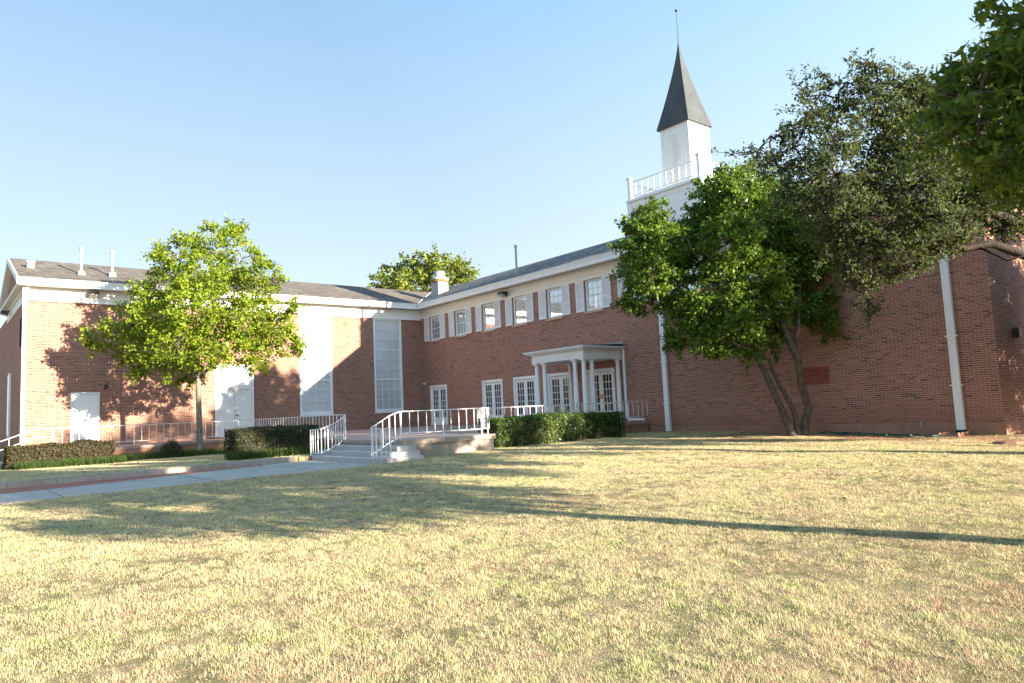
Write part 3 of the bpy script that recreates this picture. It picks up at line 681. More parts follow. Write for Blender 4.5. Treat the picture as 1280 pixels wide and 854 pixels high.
railing('curved white railing down the left side of the steps', [(-13.4, -15.2, .34), (-13.4, -15.9, .36), (-13.15, -15.75, .42), (-12.85, -15.6, .50), (-12.55, -15.38, .60), (-12.3, -15.15, .73)], .66,
        lambda p: -.38 if p.x < -13.2 else (-.255 if p.x < -12.9 else (-.13 if p.x < -12.52 else -.005)), .17, 6, smooth_n=5)
railing('curved white railing down the right side of the steps', [(-13.42, -19.75, .34), (-13.45, -19.2, .34), (-13.44, -18.85, .345), (-13.3, -18.7, .39), (-13.1, -18.72, .50), (-12.85, -18.75, .64), (-12.5, -18.66, .73)], .66,
        lambda p: -.38 if p.x < -13.16 else (-.255 if p.x < -12.9 else (-.13 if p.x < -12.52 else -.005)), .2, 2, smooth_n=5)
railing('white railing on the pale concrete wall right of the steps', [(-12.45, -18.6, .73), (-9.62, -18.6, .735)], .57, z0, .256)
railing('white railing behind the right hedge and across the portico', [(-9.6, -18.5, .735), (-8.45, -16.42, .74), (-.25, -16.42, .76)], .57, z0, .27)
railing('sloping white handrail beside the side steps at far left', [(-20.0, -4.4, .3), (-18.8, -4.4, .74), (-18.35, -4.4, .74)], .3, lambda p: -.5 if p.x < -19.3 else -.01, .45, 2)

# ------------------------------------------------------------------ foliage helpers
def leaf_mesh(name, centers, normals, length, width, material, parent=None, fold=.25, droop=.0):
    n = len(centers)
    c = centers; nr = normals / np.linalg.norm(normals, axis=1, keepdims=True)
    a = rng.normal(size=(n, 3)); a[:, 2] -= droop
    t = a - (a * nr).sum(1, keepdims=True) * nr; t /= np.linalg.norm(t, axis=1, keepdims=True)
    s = np.cross(nr, t)
    L = length * rng.uniform(.6, 1.3, (n, 1)); Wd = width * rng.uniform(.7, 1.25, (n, 1))
    v = np.empty((n, 4, 3))
    v[:, 0] = c - t * L * .5; v[:, 1] = c + s * Wd * .5 + nr * Wd * fold; v[:, 2] = c + t * L * .5; v[:, 3] = c - s * Wd * .5 + nr * Wd * fold
    v = v.reshape(-1, 3)
    me = bpy.data.meshes.new(name); me.vertices.add(n * 4); me.vertices.foreach_set('co', v.ravel())
    me.loops.add(n * 4); me.loops.foreach_set('vertex_index', np.arange(n * 4, dtype=np.int32))
    me.polygons.add(n); me.polygons.foreach_set('loop_start', np.arange(0, n * 4, 4, dtype=np.int32)); me.polygons.foreach_set('loop_total', np.full(n, 4, np.int32))
    me.update(calc_edges=True); me.validate(); me.materials.append(M[material])
    o = bpy.data.objects.new(name, me); C.objects.link(o)
    if parent is not None: o.parent = parent; o.matrix_parent_inverse = Matrix.Translation(-parent.location)
    return o
def rand_dirs(n):
    d = rng.normal(size=(n, 3)); return d / np.linalg.norm(d, axis=1, keepdims=True)
def crown_points(lobes, clumps_per_m2, per, rc, up=.5, shell=.55, sprays=0, slen=.5):
    """clumps scattered through each lobe, thicker near its skin; leaves scattered round each clump along a few twigs"""
    cs = []; ns = []; cl = []
    for x, y, z, r in lobes:
        k = max(2, int(clumps_per_m2 * r ** 2.2)); d = rand_dirs(k); d[:, 2] = np.abs(d[:, 2]) * .75 - .25 + .25 * rng.random(k) if False else d[:, 2]
        rad = r * (shell + (1.08 - shell) * rng.random((k, 1)) ** .7)
        cl.append(np.array([x, y, z]) + d * rad * np.array([1, 1, .88]))
    cl = np.concatenate(cl); main = len(cl)
    LB = np.array(lobes); cen = LB[:, :3].mean(0); sp = []
    for k in range(sprays):
        q = LB[rng.integers(len(LB))]; d = (q[:3] - cen) / (np.linalg.norm(q[:3] - cen) + .1) + rng.normal(size=3) * .55; d /= np.linalg.norm(d)
        p0 = q[:3] + d * q[3] * .8; L = slen * rng.uniform(.4, 1.2)
        for t in np.arange(0, 1.01, .22): sp.append(p0 + d * L * t + np.array([0, 0, -.12 * L * t * t]) + rng.normal(size=3) * .03)
    if sp: cl = np.concatenate([cl, np.array(sp)])
    for ci, c in enumerate(cl):
        if ci >= main:
            m = max(2, int(per * .4)); q = rng.normal(size=(m, 3)) * rc * .55; cs.append(c + q); nn = rng.normal(size=(m, 3)) * .8; nn[:, 2] += up; ns.append(nn); continue
        m = max(3, int(per * rng.uniform(.5, 1.5))); q = rng.normal(size=(m, 3)) * rc * rng.uniform(.6, 1.25) * np.array([1, 1, .7])
        cs.append(c + q); nn = rng.normal(size=(m, 3)) * .8; nn[:, 2] += up; ns.append(nn)
    return np.concatenate(cs), np.concatenate(ns), cl
def limb(b, p, q, r0, r1, n=7, wob=.08, sag=.0, seg=5):
    p, q = Vector(p), Vector(q); L = (q - p).length; P = []; R = []
    for i in range(seg + 1):
        t = i / seg; v = p.lerp(q, t)
        if 0 < i < seg: v += Vector(rng.normal(size=3)) * wob * L * .5
        v.z += sag * math.sin(math.pi * t) * L; P.append(v); R.append(r0 + (r1 - r0) * t ** .8)
    b.tube(P, R, n); return P
def tree(name, label, cat, base, trunks, lobes, cl_density, per, rc, leafsize, leafmat, barkmat, up=.5, shell=.5, hubs=None, twig=.5, group=None, droop=0., limb_r=.045, fold=.25, sprays=0, slen=.5):
    e = thing(name, base, label, cat, group)
    b = B()
    for path, rad in trunks: b.tube(path, rad, 10)
    hubs = hubs or [t[0][-1] for t in trunks]
    H = [Vector(h) for h in hubs]
    cs, ns, cl = crown_points(lobes, cl_density, per, rc, up, shell, sprays, slen)
    b.obj('trunk', barkmat, e, smooth=True)
    b = B(); ends = []
    for x, y, z, r in lobes:
        c = Vector((x, y, z)); h = min(H, key=lambda h: (h - c).length)
        if (c - h).length < .3: ends.append((c, r)); continue
        P = limb(b, h, c, limb_r * (.6 + .5 * min(1, r)), .012, 6, .1, .05); ends.append((c, r)); H.append(P[3])
    for c in cl:
        if rng.random() < twig:
            h, r = min(ends, key=lambda q: (q[0] - Vector(c)).length); limb(b, h, c, .011, .004, 4, .1, 0, 3)
    b.obj('branches', barkmat, e, smooth=True)
    leaf_mesh('crown', cs, ns, leafsize[0], leafsize[1], leafmat, e, droop=droop, fold=fold)
    return e

LEFT = [(-13.43, -6.13, 7.62, 0.75), (-12.56, -6.1, 7.95, 0.57), (-14.4, -5.67, 7.14, 0.8), (-14.59, -4.08, 7.11, 0.58), (-12.43, -6.61, 6.9, 0.82), (-12.06, -7.76, 6.41, 0.49), (-13.98, -6.8, 6.19, 1.02), (-12.56, -5.07, 5.95, 1.11), (-14.36, -4.39, 6.1, 1.02), (-15.38, -5.05, 5.54, 0.61), (-11.84, -6.67, 5.59, 0.82), (-11.48, -7.28, 6.1, 0.38), (-14.36, -7.11, 4.91, 1.12), (-15.06, -5.48, 4.79, 0.97), (-15.47, -3.46, 4.88, 0.76), (-16.13, -4.02, 4.31, 0.62), (-16.56, -2.85, 4.02, 0.5), (-16.94, -2.81, 4.14, 0.25), (-12.74, -7.48, 4.49, 1.03), (-11.44, -6.87, 4.63, 0.76), (-11.33, -7.79, 3.96, 0.62), (-10.79, -7.39, 3.45, 0.35), (-12.65, -4.29, 4.4, 1.12), (-14.64, -6.61, 3.77, 0.95), (-15.21, -4.95, 3.62, 0.79), (-15.53, -3.11, 3.47, 0.57), (-13.83, -7.21, 3.29, 0.83), (-12.68, -7.26, 3.36, 0.79), (-11.61, -6.84, 3.36, 0.63), (-14.66, -5.58, 2.96, 0.55), (-15.34, -4.24, 2.94, 0.37), (-13.66, -4.55, 2.73, 0.51), (-14.43, -2.82, 4.34, 0.99), (-11.63, -5.12, 4.34, 0.86), (-11.85, -6.45, 2.91, 0.28), (-11.05, -7.76, 4.91, 0.31)]
MID = [(-4.36, -20.79, 6.5, 0.5), (-4.22, -20.32, 6.07, 0.66), (-5.08, -20.44, 5.31, 0.54), (-4.35, -19.92, 4.71, 0.71), (-4.65, -21.18, 5.33, 0.73), (-4.98, -21.08, 4.58, 0.72), (-4.58, -19.9, 3.93, 0.56), (-4.11, -20.95, 4.05, 0.64), (-2.02, -22.56, 7.43, 0.55), (-3.03, -22.34, 7.02, 0.59), (-1.16, -22.87, 7.31, 0.66), (-2.69, -21.78, 6.58, 0.66), (-2.8, -22.83, 6.37, 0.87), (-0.84, -23.16, 6.5, 0.86), (-3.07, -21.39, 5.97, 0.66), (-3.49, -22.79, 5.36, 0.9), (-1.13, -22.56, 5.69, 1.08), (-0.9, -23.51, 5.51, 0.9), (-2.89, -21.02, 4.9, 0.67), (-3.56, -22.46, 4.21, 0.76), (-2.55, -23.04, 4.32, 0.87), (-0.71, -23.01, 4.5, 0.7), (-0.6, -23.81, 4.77, 0.6), (-3.83, -21.88, 3.44, 0.77), (-3.43, -22.69, 3.11, 0.85), (-2.16, -22.99, 3.37, 0.82), (-0.76, -23.14, 3.44, 0.66), (-3.86, -21.27, 2.9, 0.64), (-3.79, -22.06, 2.52, 0.62), (-3.14, -22.71, 2.4, 0.62), (-2.1, -22.94, 2.58, 0.53), (-0.75, -23.76, 3.35, 0.54), (-0.55, -24.0, 2.95, 0.34), (-0.5, -23.87, 2.6, 0.22), (-3.81, -20.75, 2.59, 0.35), (-.5, -24.01, 3.62, 0.35)]
OAK = [(-8.41, -29.27, 6.64, 0.24), (-8.33, -28.92, 6.41, 0.39), (-8.43, -29.58, 6.13, 0.38), (-8.55, -28.5, 6.6, 0.15), (-8.38, -28.46, 6.17, 0.37), (-8.74, -29.4, 5.67, 0.52), (-7.45, -29.45, 5.95, 0.52), (-9.19, -28.33, 6.26, 0.14), (-9.13, -28.16, 5.63, 0.33), (-9.63, -28.67, 5.65, 0.26), (-9.57, -27.9, 5.39, 0.27), (-10.09, -27.71, 5.19, 0.18), (-9.78, -29.12, 5.02, 0.47), (-7.5, -28.83, 5.43, 0.63), (-8.39, -29.87, 4.99, 0.57), (-6.63, -29.82, 5.53, 0.56), (-10.19, -27.98, 4.86, 0.26), (-9.08, -28.0, 4.99, 0.49), (-9.91, -29.06, 4.38, 0.52), (-7.64, -28.75, 4.7, 0.66), (-8.69, -29.91, 4.2, 0.58), (-6.82, -29.93, 4.59, 0.61), (-7.27, -30.57, 4.26, 0.57), (-5.41, -30.41, 4.3, 0.53), (-10.02, -28.3, 4.21, 0.4), (-8.61, -28.16, 4.23, 0.55), (-9.38, -29.16, 3.73, 0.53), (-7.43, -28.97, 3.96, 0.59), (-8.3, -29.91, 3.69, 0.51), (-6.58, -29.93, 4.01, 0.52), (-9.26, -28.58, 3.51, 0.43), (-8.1, -28.62, 3.49, 0.49), (-8.67, -29.42, 3.25, 0.42), (-7.37, -29.47, 3.47, 0.39), (-8.92, -28.67, 3.04, 0.32), (-7.95, -28.81, 3.0, 0.3), (-8.37, -28.82, 2.74, 0.21), (-7.46, -30.05, 3.48, 0.32), (-6.27, -30.4, 3.63, 0.36), (-8.12, -28.26, 2.85, 0.28), (-8.2, -28.65, 2.35, 0.14), (-8.09, -28.72, 2.17, 0.09), (-6.01, -30.98, 4.51, 0.59), (-4.55, -30.82, 4.0, 0.57), (-6.39, -31.25, 4.96, 0.57), (-5.21, -30.19, 5.38, 0.58)]
OAK += [(-7.59, -29.86, 5.96, 0.39), (-7.08, -30.01, 5.84, 0.48), (-6.5, -30.21, 5.75, 0.58), (-5.97, -30.36, 5.49, 0.62), (-7.94, -30.07, 4.73, 0.51)]
MID += [(-3.64, -21.05, 5.93, 0.55), (-3.14, -21.38, 6.28, 0.45), (-4.77, -20.4, 6.11, 0.4), (-3.09, -20.64, 5.34, 0.62)]
NEAR = [(-15.11, -32.45, 3.24, 0.1), (-14.8, -32.43, 3.18, 0.17), (-15.18, -32.59, 2.81, 0.16), (-14.42, -32.52, 3.43, 0.25), (-15.11, -32.79, 2.87, 0.27), (-14.62, -32.52, 2.73, 0.2), (-15.12, -32.87, 2.5, 0.24), (-14.73, -32.65, 2.42, 0.14), (-14.25, -32.67, 2.46, 0.16), (-14.38, -32.82, 3.48, 0.29), (-14.83, -32.86, 3.62, 0.19), (-14.28, -32.84, 4.03, 0.19), (-14.94, -33.13, 3.4, 0.33), (-14.04, -32.94, 3.29, 0.44), (-14.33, -33.01, 2.67, 0.35), (-13.96, -32.77, 2.44, 0.16), (-14.7, -32.87, 3.95, 0.07), (-13.71, -33.16, 3.91, 0.45), (-14.22, -33.42, 3.06, 0.48), (-13.38, -33.16, 2.74, 0.45), (-13.76, -33.6, 3.55, 0.56), (-12.99, -33.64, 2.98, 0.6), (-13.69, -33.5, 4.37, 0.58), (-12.71, -33.83, 4.73, 0.69), (-13.5, -34.6, 4.2, .8), (-14.2, -34.9, 3.4, .7), (-12.6, -34.6, 3.6, .8), (-13.4, -34.4, 5.2, .7)]
rl = np.random.default_rng(5)
OAK_SHADE = []  # unseen oak crown lobes, added to shade the end wall, terrace and hedge
while len(OAK_SHADE) < 80:
    q = (rl.uniform(-3.6, 4.4), rl.uniform(-33.2, -29.4), rl.uniform(.7, 7.8))
    if ((q[0] - .4) / 4.3) ** 2 + ((q[2] - 4.2) / 3.7) ** 2 < 1: OAK_SHADE.append((round(q[0], 2), round(q[1], 2), round(q[2], 2), round(rl.uniform(.45, .85), 2)))
OAK_SHADE += [(-6.6, -30.3, 6.4, .6), (-5.8, -30.5, 6.8, .7), (-5.0, -30.5, 7.1, .75), (-4.2, -30.5, 7.2, .75), (-3.4, -30.6, 6.9, .75), (-4.6, -30.7, 6.0, .8), (-3.6, -30.6, 5.2, .8), (-5.6, -30.9, 5.8, .7)]
OAK_SHADE += [(2.6, -30.6, 2.6, .8), (1.6, -30.4, 2.9, .8), (.7, -30.2, 2.4, .7), (3.2, -30.4, 3.6, .8), (.2, -30.6, 3.3, .7), (1.0, -31.2, 1.6, .6), (-.2, -30.3, 1.7, .6), (.9, -29.9, .5, .6), (1.8, -30.2, .4, .7), (2.4, -29.8, 1.2, .7), (1.2, -29.7, 1.6, .6), (.5, -30.4, 1.0, .5)]
OAK += [(-7.89, -29.66, 6.3, 0.36), (-7.44, -29.75, 6.13, 0.33), (-7.44, -29.57, 5.76, 0.52), (-7.93, -29.49, 3.07, 0.29), (-7.55, -29.81, 3.19, 0.25), (-7.92, -29.07, 2.85, 0.24), (-6.65, -29.53, 5.46, 0.53)]
MID += [(-2.66, -22.02, 7.32, 0.5), (-3.13, -21.84, 6.88, 0.55), (-2.33, -22.2, 7.56, 0.45)]
NEAR += [(-15.13, -32.44, 3.29, 0.1), (-14.94, -32.48, 3.42, 0.11), (-14.95, -32.43, 3.07, 0.13), (-14.73, -32.52, 3.42, 0.16)]
OAK_SHADE += [(x_ + rl.uniform(-.2, .2), -30.7 + rl.uniform(-.25, .1), z_ + rl.uniform(-.25, .25), .62) for x_ in (.4, 1.1, 1.8, 2.6) for z_ in (.5, 1.5, 2.5, 3.5, 4.5)]
OAK_SHADE += [(-7.35, -31.6, 2.1, .35), (-6.7, -31.8, 1.75, .45), (-7.2, -33.0, 2.5, .5), (-6.3, -33.2, 2.0, .5), (-5.5, -33.0, 2.6, .55), (-4.6, -33.3, 2.1, .5), (-3.6, -33.0, 2.7, .55), (-2.7, -33.3, 2.2, .5), (-1.7, -33.0, 2.5, .55), (-.8, -33.2, 1.9, .5), (-6.6, -33.1, 3.1, .5), (-8.0, -33.4, 2.3, .4)]
NEAR_SHADE = [(-12.4, -35.4, 1.7, .6), (-13.2, -35.9, 1.55, .6), (-14.1, -36.0, 1.75, .65), (-15.0, -36.2, 1.7, .6), (-15.9, -36.3, 1.9, .6), (-16.6, -36.5, 2.1, .5), (-14.6, -35.6, 2.5, .7), (-15.6, -35.9, 2.7, .6), (-13.4, -35.2, 2.4, .7), (-12.2, -35.0, 2.6, .7), (-14.9, -36.4, 3.3, .6)]  # unseen lobes added to the near tree to shade lawn, path and rails
NEAR_SHADE += [(-9.6, -33.6, 2.5, .5), (-8.9, -33.2, 1.9, .5), (-8.4, -33.0, 2.9, .5), (-7.8, -33.3, 3.3, .5), (-9.2, -33.8, 3.3, .5), (-7.6, -32.9, 2.5, .45), (-10.2, -33.9, 2.0, .5), (-10.0, -34.0, 3.0, .5), (-8.6, -33.6, 2.4, .45), (-7.0, -33.4, 3.0, .5), (-9.9, -33.8, 3.9, .5)]
while len(NEAR_SHADE) < 62:
    q = (rl.uniform(-15, -8.6), rl.uniform(-36.6, -34.2), rl.uniform(2.2, 5.6))
    if ((q[0] + 11.8) / 3.3) ** 2 + ((q[2] - 3.8) / 1.9) ** 2 < 1 and not (q[0] < -14 and q[1] > -34.6): NEAR_SHADE.append((round(q[0], 2), round(q[1], 2), round(q[2], 2), round(rl.uniform(.45, .75), 2)))
BACK = [(7.36, 17.85, 11.84, 0.8), (9.13, 18.9, 12.65, 0.97), (7.88, 14.86, 11.51, 0.9), (9.93, 16.92, 12.86, 1.09), (10.17, 15.37, 13.28, 0.94), (10.4, 13.92, 12.89, 0.99), (12.86, 15.81, 12.78, 1.24), (12.52, 13.55, 12.34, 0.87), (13.52, 14.05, 12.17, 0.68), (10.18, 14.27, 11.6, 1.45), (12.03, 14.1, 11.18, 1.2), (10.23, 16.86, 11.35, 1.5), (8.17, 16.03, 10.73, 1.18), (12.49, 12.47, 10.81, 0.79)]

OAK_SHADE = [q for q in OAK_SHADE if q[1] + q[3] * 1.2 < -34.85 + (q[0] + 21.92) * .25 or (q[0] < -3.3 and q[2] > 5)]   # keeps these added shade-casting lobes out of view
tree('shade_tree', 'bright green young tree with single grey trunk on the raised lawn strip', 'tree', (-13.62, -5.4, -.53),
     [([(-13.62, -5.4, -.6), (-13.62, -5.4, -.3), (-13.64, -5.42, .8), (-13.68, -5.42, 2.4), (-13.75, -5.45, 3.4), (-13.7, -5.5, 4.6), (-13.6, -5.6, 6.2)], [.18, .13, .105, .095, .075, .055, .025]),
      ([(-13.68, -5.42, 2.35), (-14.0, -5.5, 3.0), (-14.4, -5.5, 4.0)], [.075, .06, .035]), ([(-13.68, -5.42, 2.35), (-13.1, -5.7, 3.1), (-12.6, -5.9, 4.2)], [.075, .06, .035])],
     LEFT, 58, 27, .14, (.135, .09), 'leaf_bright', 'bark_grey', hubs=[(-13.7, -5.44, 2.7), (-13.75, -5.45, 3.4), (-13.7, -5.5, 4.6), (-14.4, -5.5, 4.0), (-12.6, -5.9, 4.2), (-13.6, -5.6, 6.0)], twig=.4, sprays=110, slen=.4)
tree('multi_trunk_tree', 'dark green tree on three leaning trunks beside the side wall', 'tree', (-1.75, -23.35, -.5),
     [([(-1.84, -23.28, -.65), (-1.9, -23.26, -.35), (-2.11, -23.16, .23), (-2.32, -23.06, .79), (-2.57, -22.94, 1.5), (-2.82, -22.8, 2.05), (-3.2, -22.4, 3.4), (-3.6, -21.9, 4.8)], [.16, .12, .10, .095, .09, .085, .06, .03]),
      ([(-1.76, -23.38, -.65), (-1.75, -23.4, -.35), (-1.84, -23.38, .21), (-2.11, -23.24, .83), (-2.38, -23.1, 1.49), (-2.44, -23.06, 1.8), (-2.74, -22.9, 2.01), (-3.3, -22.8, 3.0)], [.13, .09, .075, .07, .06, .055, .055, .03]),
      ([(-1.62, -23.46, -.65), (-1.6, -23.5, -.4), (-1.51, -23.66, .34), (-1.6, -23.62, .7), (-1.71, -23.59, 1.0), (-1.78, -23.6, 1.75), (-1.97, -23.52, 2.21), (-2.12, -23.4, 2.9), (-1.9, -23.1, 4.4), (-1.7, -22.8, 6.0)], [.17, .13, .115, .11, .105, .10, .11, .085, .06, .03]),
      ([(-1.85, -23.55, 2.05), (-1.6, -23.6, 2.8), (-1.1, -23.5, 4.0)], [.08, .06, .03])],
     MID, 120, 26, .12, (.13, .08), 'leaf_mid', 'bark_brown', hubs=[(-3.2, -22.4, 3.4), (-3.6, -21.9, 4.8), (-2.12, -23.4, 2.9), (-1.9, -23.1, 4.4), (-1.7, -22.8, 6.0), (-1.1, -23.5, 4.0)], twig=.35, sprays=120, slen=.4)
tree('live_oak', 'large dark grey-green oak with a heavy limb reaching in from the right edge', 'tree', (-5.42, -30.83, -0.6),
     [([(-5.39, -30.83, -0.8), (-5.47, -30.84, -0.3), (-5.62, -30.86, 0.68), (-5.75, -30.87, 1.87), (-5.77, -30.93, 2.9), (-5.67, -31.07, 4.0), (-5.87, -30.87, 5.0)], [.42, .28, .23, .21, .18, .13, .06]),
      ([(-5.77, -30.89, 2.5), (-5.92, -30.85, 2.95), (-6.45, -30.47, 3.18), (-6.67, -30.30, 3.3), (-6.87, -30.12, 3.26), (-7.07, -29.96, 3.22), (-7.36, -29.74, 3.41), (-7.90, -29.40, 3.7), (-8.60, -29.10, 4.2)], [.12, .10, .085, .07, .065, .06, .05, .04, .025]),
      ([(-5.72, -30.97, 3.3), (-6.80, -30.00, 4.2), (-7.80, -29.30, 5.1), (-8.30, -29.10, 5.9)], [.12, .09, .06, .03]),
      ([(-7.36, -29.74, 3.41), (-7.60, -29.80, 3.2), (-8.10, -29.40, 3.35)], [.05, .04, .02])],
     OAK + OAK_SHADE, 240, 24, .08, (.078, .042), 'leaf_oak', 'bark_dark', hubs=[(-6.0, -30.8, 4.0), (-6.87, -30.12, 3.26), (-7.9, -29.4, 3.7), (-8.6, -29.1, 4.2), (-6.8, -30.0, 4.2), (-7.8, -29.3, 5.1), (-8.3, -29.1, 5.9)], twig=.5, up=.3, shell=.35, limb_r=.03, sprays=320, slen=.55)
tree('broadleaf_tree', 'nearest tree, long yellow-green leaves filling the top right corner', 'tree', (-14.05, -34.85, -.8),
     [([(-14.05, -34.85, -1.0), (-14.07, -34.85, -.5), (-14.05, -34.80, .8), (-14.07, -34.75, 2.0), (-14.05, -34.65, 3.2), (-13.95, -34.75, 4.6)], [.24, .17, .155, .14, .11, .05]),
      ([(-14.07, -34.75, 1.9), (-14.1, -33.6, 2.6), (-14.5, -33.1, 3.1)], [.08, .06, .03])],
     NEAR + NEAR_SHADE, 420, 10, .085, (.14, .05), 'leaf_near', 'bark_brown', hubs=[(-13.7, -34.1, 3.2), (-14.5, -33.1, 3.1), (-14.1, -33.6, 2.6), (-13.6, -34.2, 4.4)], twig=.5, up=.2, shell=.3, droop=.9, limb_r=.025, fold=.12, sprays=40, slen=.3)
tree('background_tree', 'round tree crown rising behind the left wing roof', 'tree', (10.2, 15.5, -.8),
     [([(10.2, 15.5, -1), (10.2, 15.5, 4), (10.2, 15.5, 9), (10.2, 15.4, 11.5)], [.4, .3, .25, .1]), ([(10.2, 15.5, 7), (11.5, 14.5, 10)], [.2, .08]), ([(10.2, 15.5, 7), (8.6, 16.4, 10.4)], [.2, .08])],
     BACK, 24, 14, .26, (.30, .22), 'leaf_back', 'bark_brown', twig=.1, limb_r=.07, sprays=50, slen=1.2)

# hedges ------------------------------------------------------------
def hedge(name, label, x0, x1, y0, y1, z0, z1, n, lsize, material, rough=.07, group=None, seed=1):
    e = thing(name, ((x0 + x1) / 2, (y0 + y1) / 2, z0), label, 'hedge', group)
    lx, ly, lz = x1 - x0, y1 - y0, z1 - z0
    A = [lx * lz, lx * lz, ly * lz, ly * lz, lx * ly]; A = np.array(A) / sum(A)
    side = rng.choice(5, n, p=A); u = rng.random(n); v = rng.random(n); P = np.empty((n, 3)); NN = np.zeros((n, 3))
    dpt = np.abs(rng.normal(size=n)) * .05
    for s in range(5):
        k = side == s
        if s < 2: P[k] = np.stack([x0 + lx * u[k], np.where(s == 0, y0 + dpt[k], y1 - dpt[k]), z0 + lz * v[k]], 1); NN[k, 1] = -1 if s == 0 else 1
        elif s < 4: P[k] = np.stack([np.where(s == 2, x0 + dpt[k], x1 - dpt[k]), y0 + ly * u[k], z0 + lz * v[k]], 1); NN[k, 0] = -1 if s == 2 else 1
        else: P[k] = np.stack([x0 + lx * u[k], y0 + ly * v[k], z1 - dpt[k]], 1); NN[k, 2] = 1
    # rounded shoulders and an uneven skin
    cx, cy = (x0 + x1) / 2, (y0 + y1) / 2
    h = (P[:, 2] - z0) / lz
    bulge = 1 - .10 * (h > .8) * (h - .8) / .2 - .22 * np.clip(.22 - h, 0, 1) / .22 * .6
    nz = vnoise(P[:, 0] + P[:, 1] * .7, P[:, 2] * 1.3 + P[:, 1] * .6, 2.6, seed) - .5
    nz2 = vnoise(P[:, 0] * 1.3 - P[:, 1], P[:, 2] + P[:, 0] * .3, 7., seed + 1) - .5
    P[:, 1] = cy + (P[:, 1] - cy) * bulge
    edge = np.minimum(P[:, 0] - x0, x1 - P[:, 0]); P[:, 2] -= np.where(side == 4, .07 * np.clip(1 - edge / .3, 0, 1) ** 2, 0)
    P += NN * (nz[:, None] * rough * 2 + nz2[:, None] * rough)
    NN = NN * .7 + rng.normal(size=(n, 3)) * .7; NN[:, 2] += .3
    k = rng.random(n) < .035; P[k] += NN[k] * rng.uniform(.03, .13, (k.sum(), 1))
    keep = rng.random(n) < np.clip(.75 + nz2 * 1.2 + h * .5, .25, 1)
    leaf_mesh('foliage', P[keep], NN[keep], lsize, lsize * .6, material, e)
    b = B(); d = .1; b.box((x0 + d, y0 + d + .04, z0 - .1), (x1 - d, y1 - d - .04, z1 - d)); b.obj('inner_core', 'hedge_core', e)  # solid dark box filling the hedge behind the leaves
    b = B()
    for k in range(int(lx * 7)):
        x = x0 + .1 + (lx - .2) * rng.random(); y = y0 + .12 + .1 * rng.random()
        b.tube([(x, y + .1, z0 - .1), (x + rng.normal() * .05, y, z0 + .12), (x + rng.normal() * .12, y - .03, z0 + .4)], [.014, .011, .005], 4)
    b.obj('stems', 'bark_brown', e)
    return e
hedge('hedge', 'green clipped hedge in front of the portico terrace wall', -8.85, -3.35, -18.05, -17.0, -.46, .43, 17000, .07, 'leaf_hedge', .08, seed=11)
hedge('hedge', 'dark clipped hedge just left of the entrance steps', -14.95, -12.45, -13.7, -12.5, -.45, .46, 11000, .055, 'leaf_hedge_dark', .045, seed=21)
hedge('hedge', 'brownish clipped hedge at the left end near the white door', -19.85, -16.85, -7.25, -6.2, -.56, .22, 12000, .06, 'leaf_hedge_brown', .07, seed=31)
def bush(name, label, cat, c, r, n, lsize, material):
    e = thing(name, (c[0], c[1], c[2]), label, cat)
    d = rand_dirs(n); d[:, 2] = np.abs(d[:, 2]); rr = (.45 + .6 * rng.random((n, 1)) ** .6) * (.85 + .3 * vnoise(d[:, 0] * 3 + 5, d[:, 1] * 3 + d[:, 2] * 2, 1., 9)[:, None])
    P = np.array(c) + d * rr * np.array(r); leaf_mesh('foliage', P, d + rng.normal(size=(n, 3)) * .6, lsize, lsize * .6, material, e)
    b = B()
    for k in range(14):
        q = rand_dirs(1)[0]; q[2] = abs(q[2]) + .3; b.tube([c, tuple(np.array(c) + q * np.array(r) * .75)], [.012, .004], 4)
    b.obj('stems', 'bark_brown', e); return e
bush('round_shrub', 'small round dark shrub left of the grey tree trunk', 'shrub', (-14.65, -5.5, -.53), (.42, .42, .62), 2600, .06, 'leaf_hedge_dark')
bush('small_shrub', 'small yellowing shrub at the foot of the steps', 'shrub', (-13.75, -14.0, -.45), (.28, .25, .3), 700, .06, 'leaf_autumn')
bush('weed_plant', 'fresh green weeds growing in front of the brown hedge', 'plant', (-18.2, -7.5, -.56), (.28, .2, .3), 420, .09, 'leaf_weed')
# border of low strap leaves along the terrace wall and hedges
def blades(name, x, y, z, h, wd, material, lean=.35, kind='stuff', tipc=0.):
    n = len(x); a = rng.random(n) * 2 * math.pi; l = rng.normal(size=n) * lean
    v = np.empty((n, 3, 3)); dx, dy = np.cos(a), np.sin(a)
    v[:, 0] = np.stack([x - dy * wd / 2, y + dx * wd / 2, z - .01], 1); v[:, 1] = np.stack([x + dy * wd / 2, y - dx * wd / 2, z - .01], 1)
    v[:, 2] = np.stack([x + dx * l * h, y + dy * l * h, z + h], 1)
    me = bpy.data.meshes.new(name); me.vertices.add(n * 3); me.vertices.foreach_set('co', v.ravel())
    me.loops.add(n * 3); me.loops.foreach_set('vertex_index', np.arange(n * 3, dtype=np.int32))
    me.polygons.add(n); me.polygons.foreach_set('loop_start', np.arange(0, n * 3, 3, dtype=np.int32)); me.polygons.foreach_set('loop_total', np.full(n, 3, np.int32))
    me.update(calc_edges=True); me.materials.append(M[material]); o = bpy.data.objects.new(name, me); C.objects.link(o); tag(o, kind=kind); return o
bxx = []; byy = []
for (xa, xb, ya, yb, n_) in ((-19.6, -13.0, -5.9, -4.75, 7000), (-19.7, -16.6, -7.9, -7.15, 3500), (-15.2, -12.5, -14.35, -13.6, 4500), (-13.2, -12.2, -12.4, -4.8, 2500)):
    bxx.append(rng.uniform(xa, xb, n_)); byy.append(rng.uniform(ya, yb, n_))
bxx = np.concatenate(bxx); byy = np.concatenate(byy)
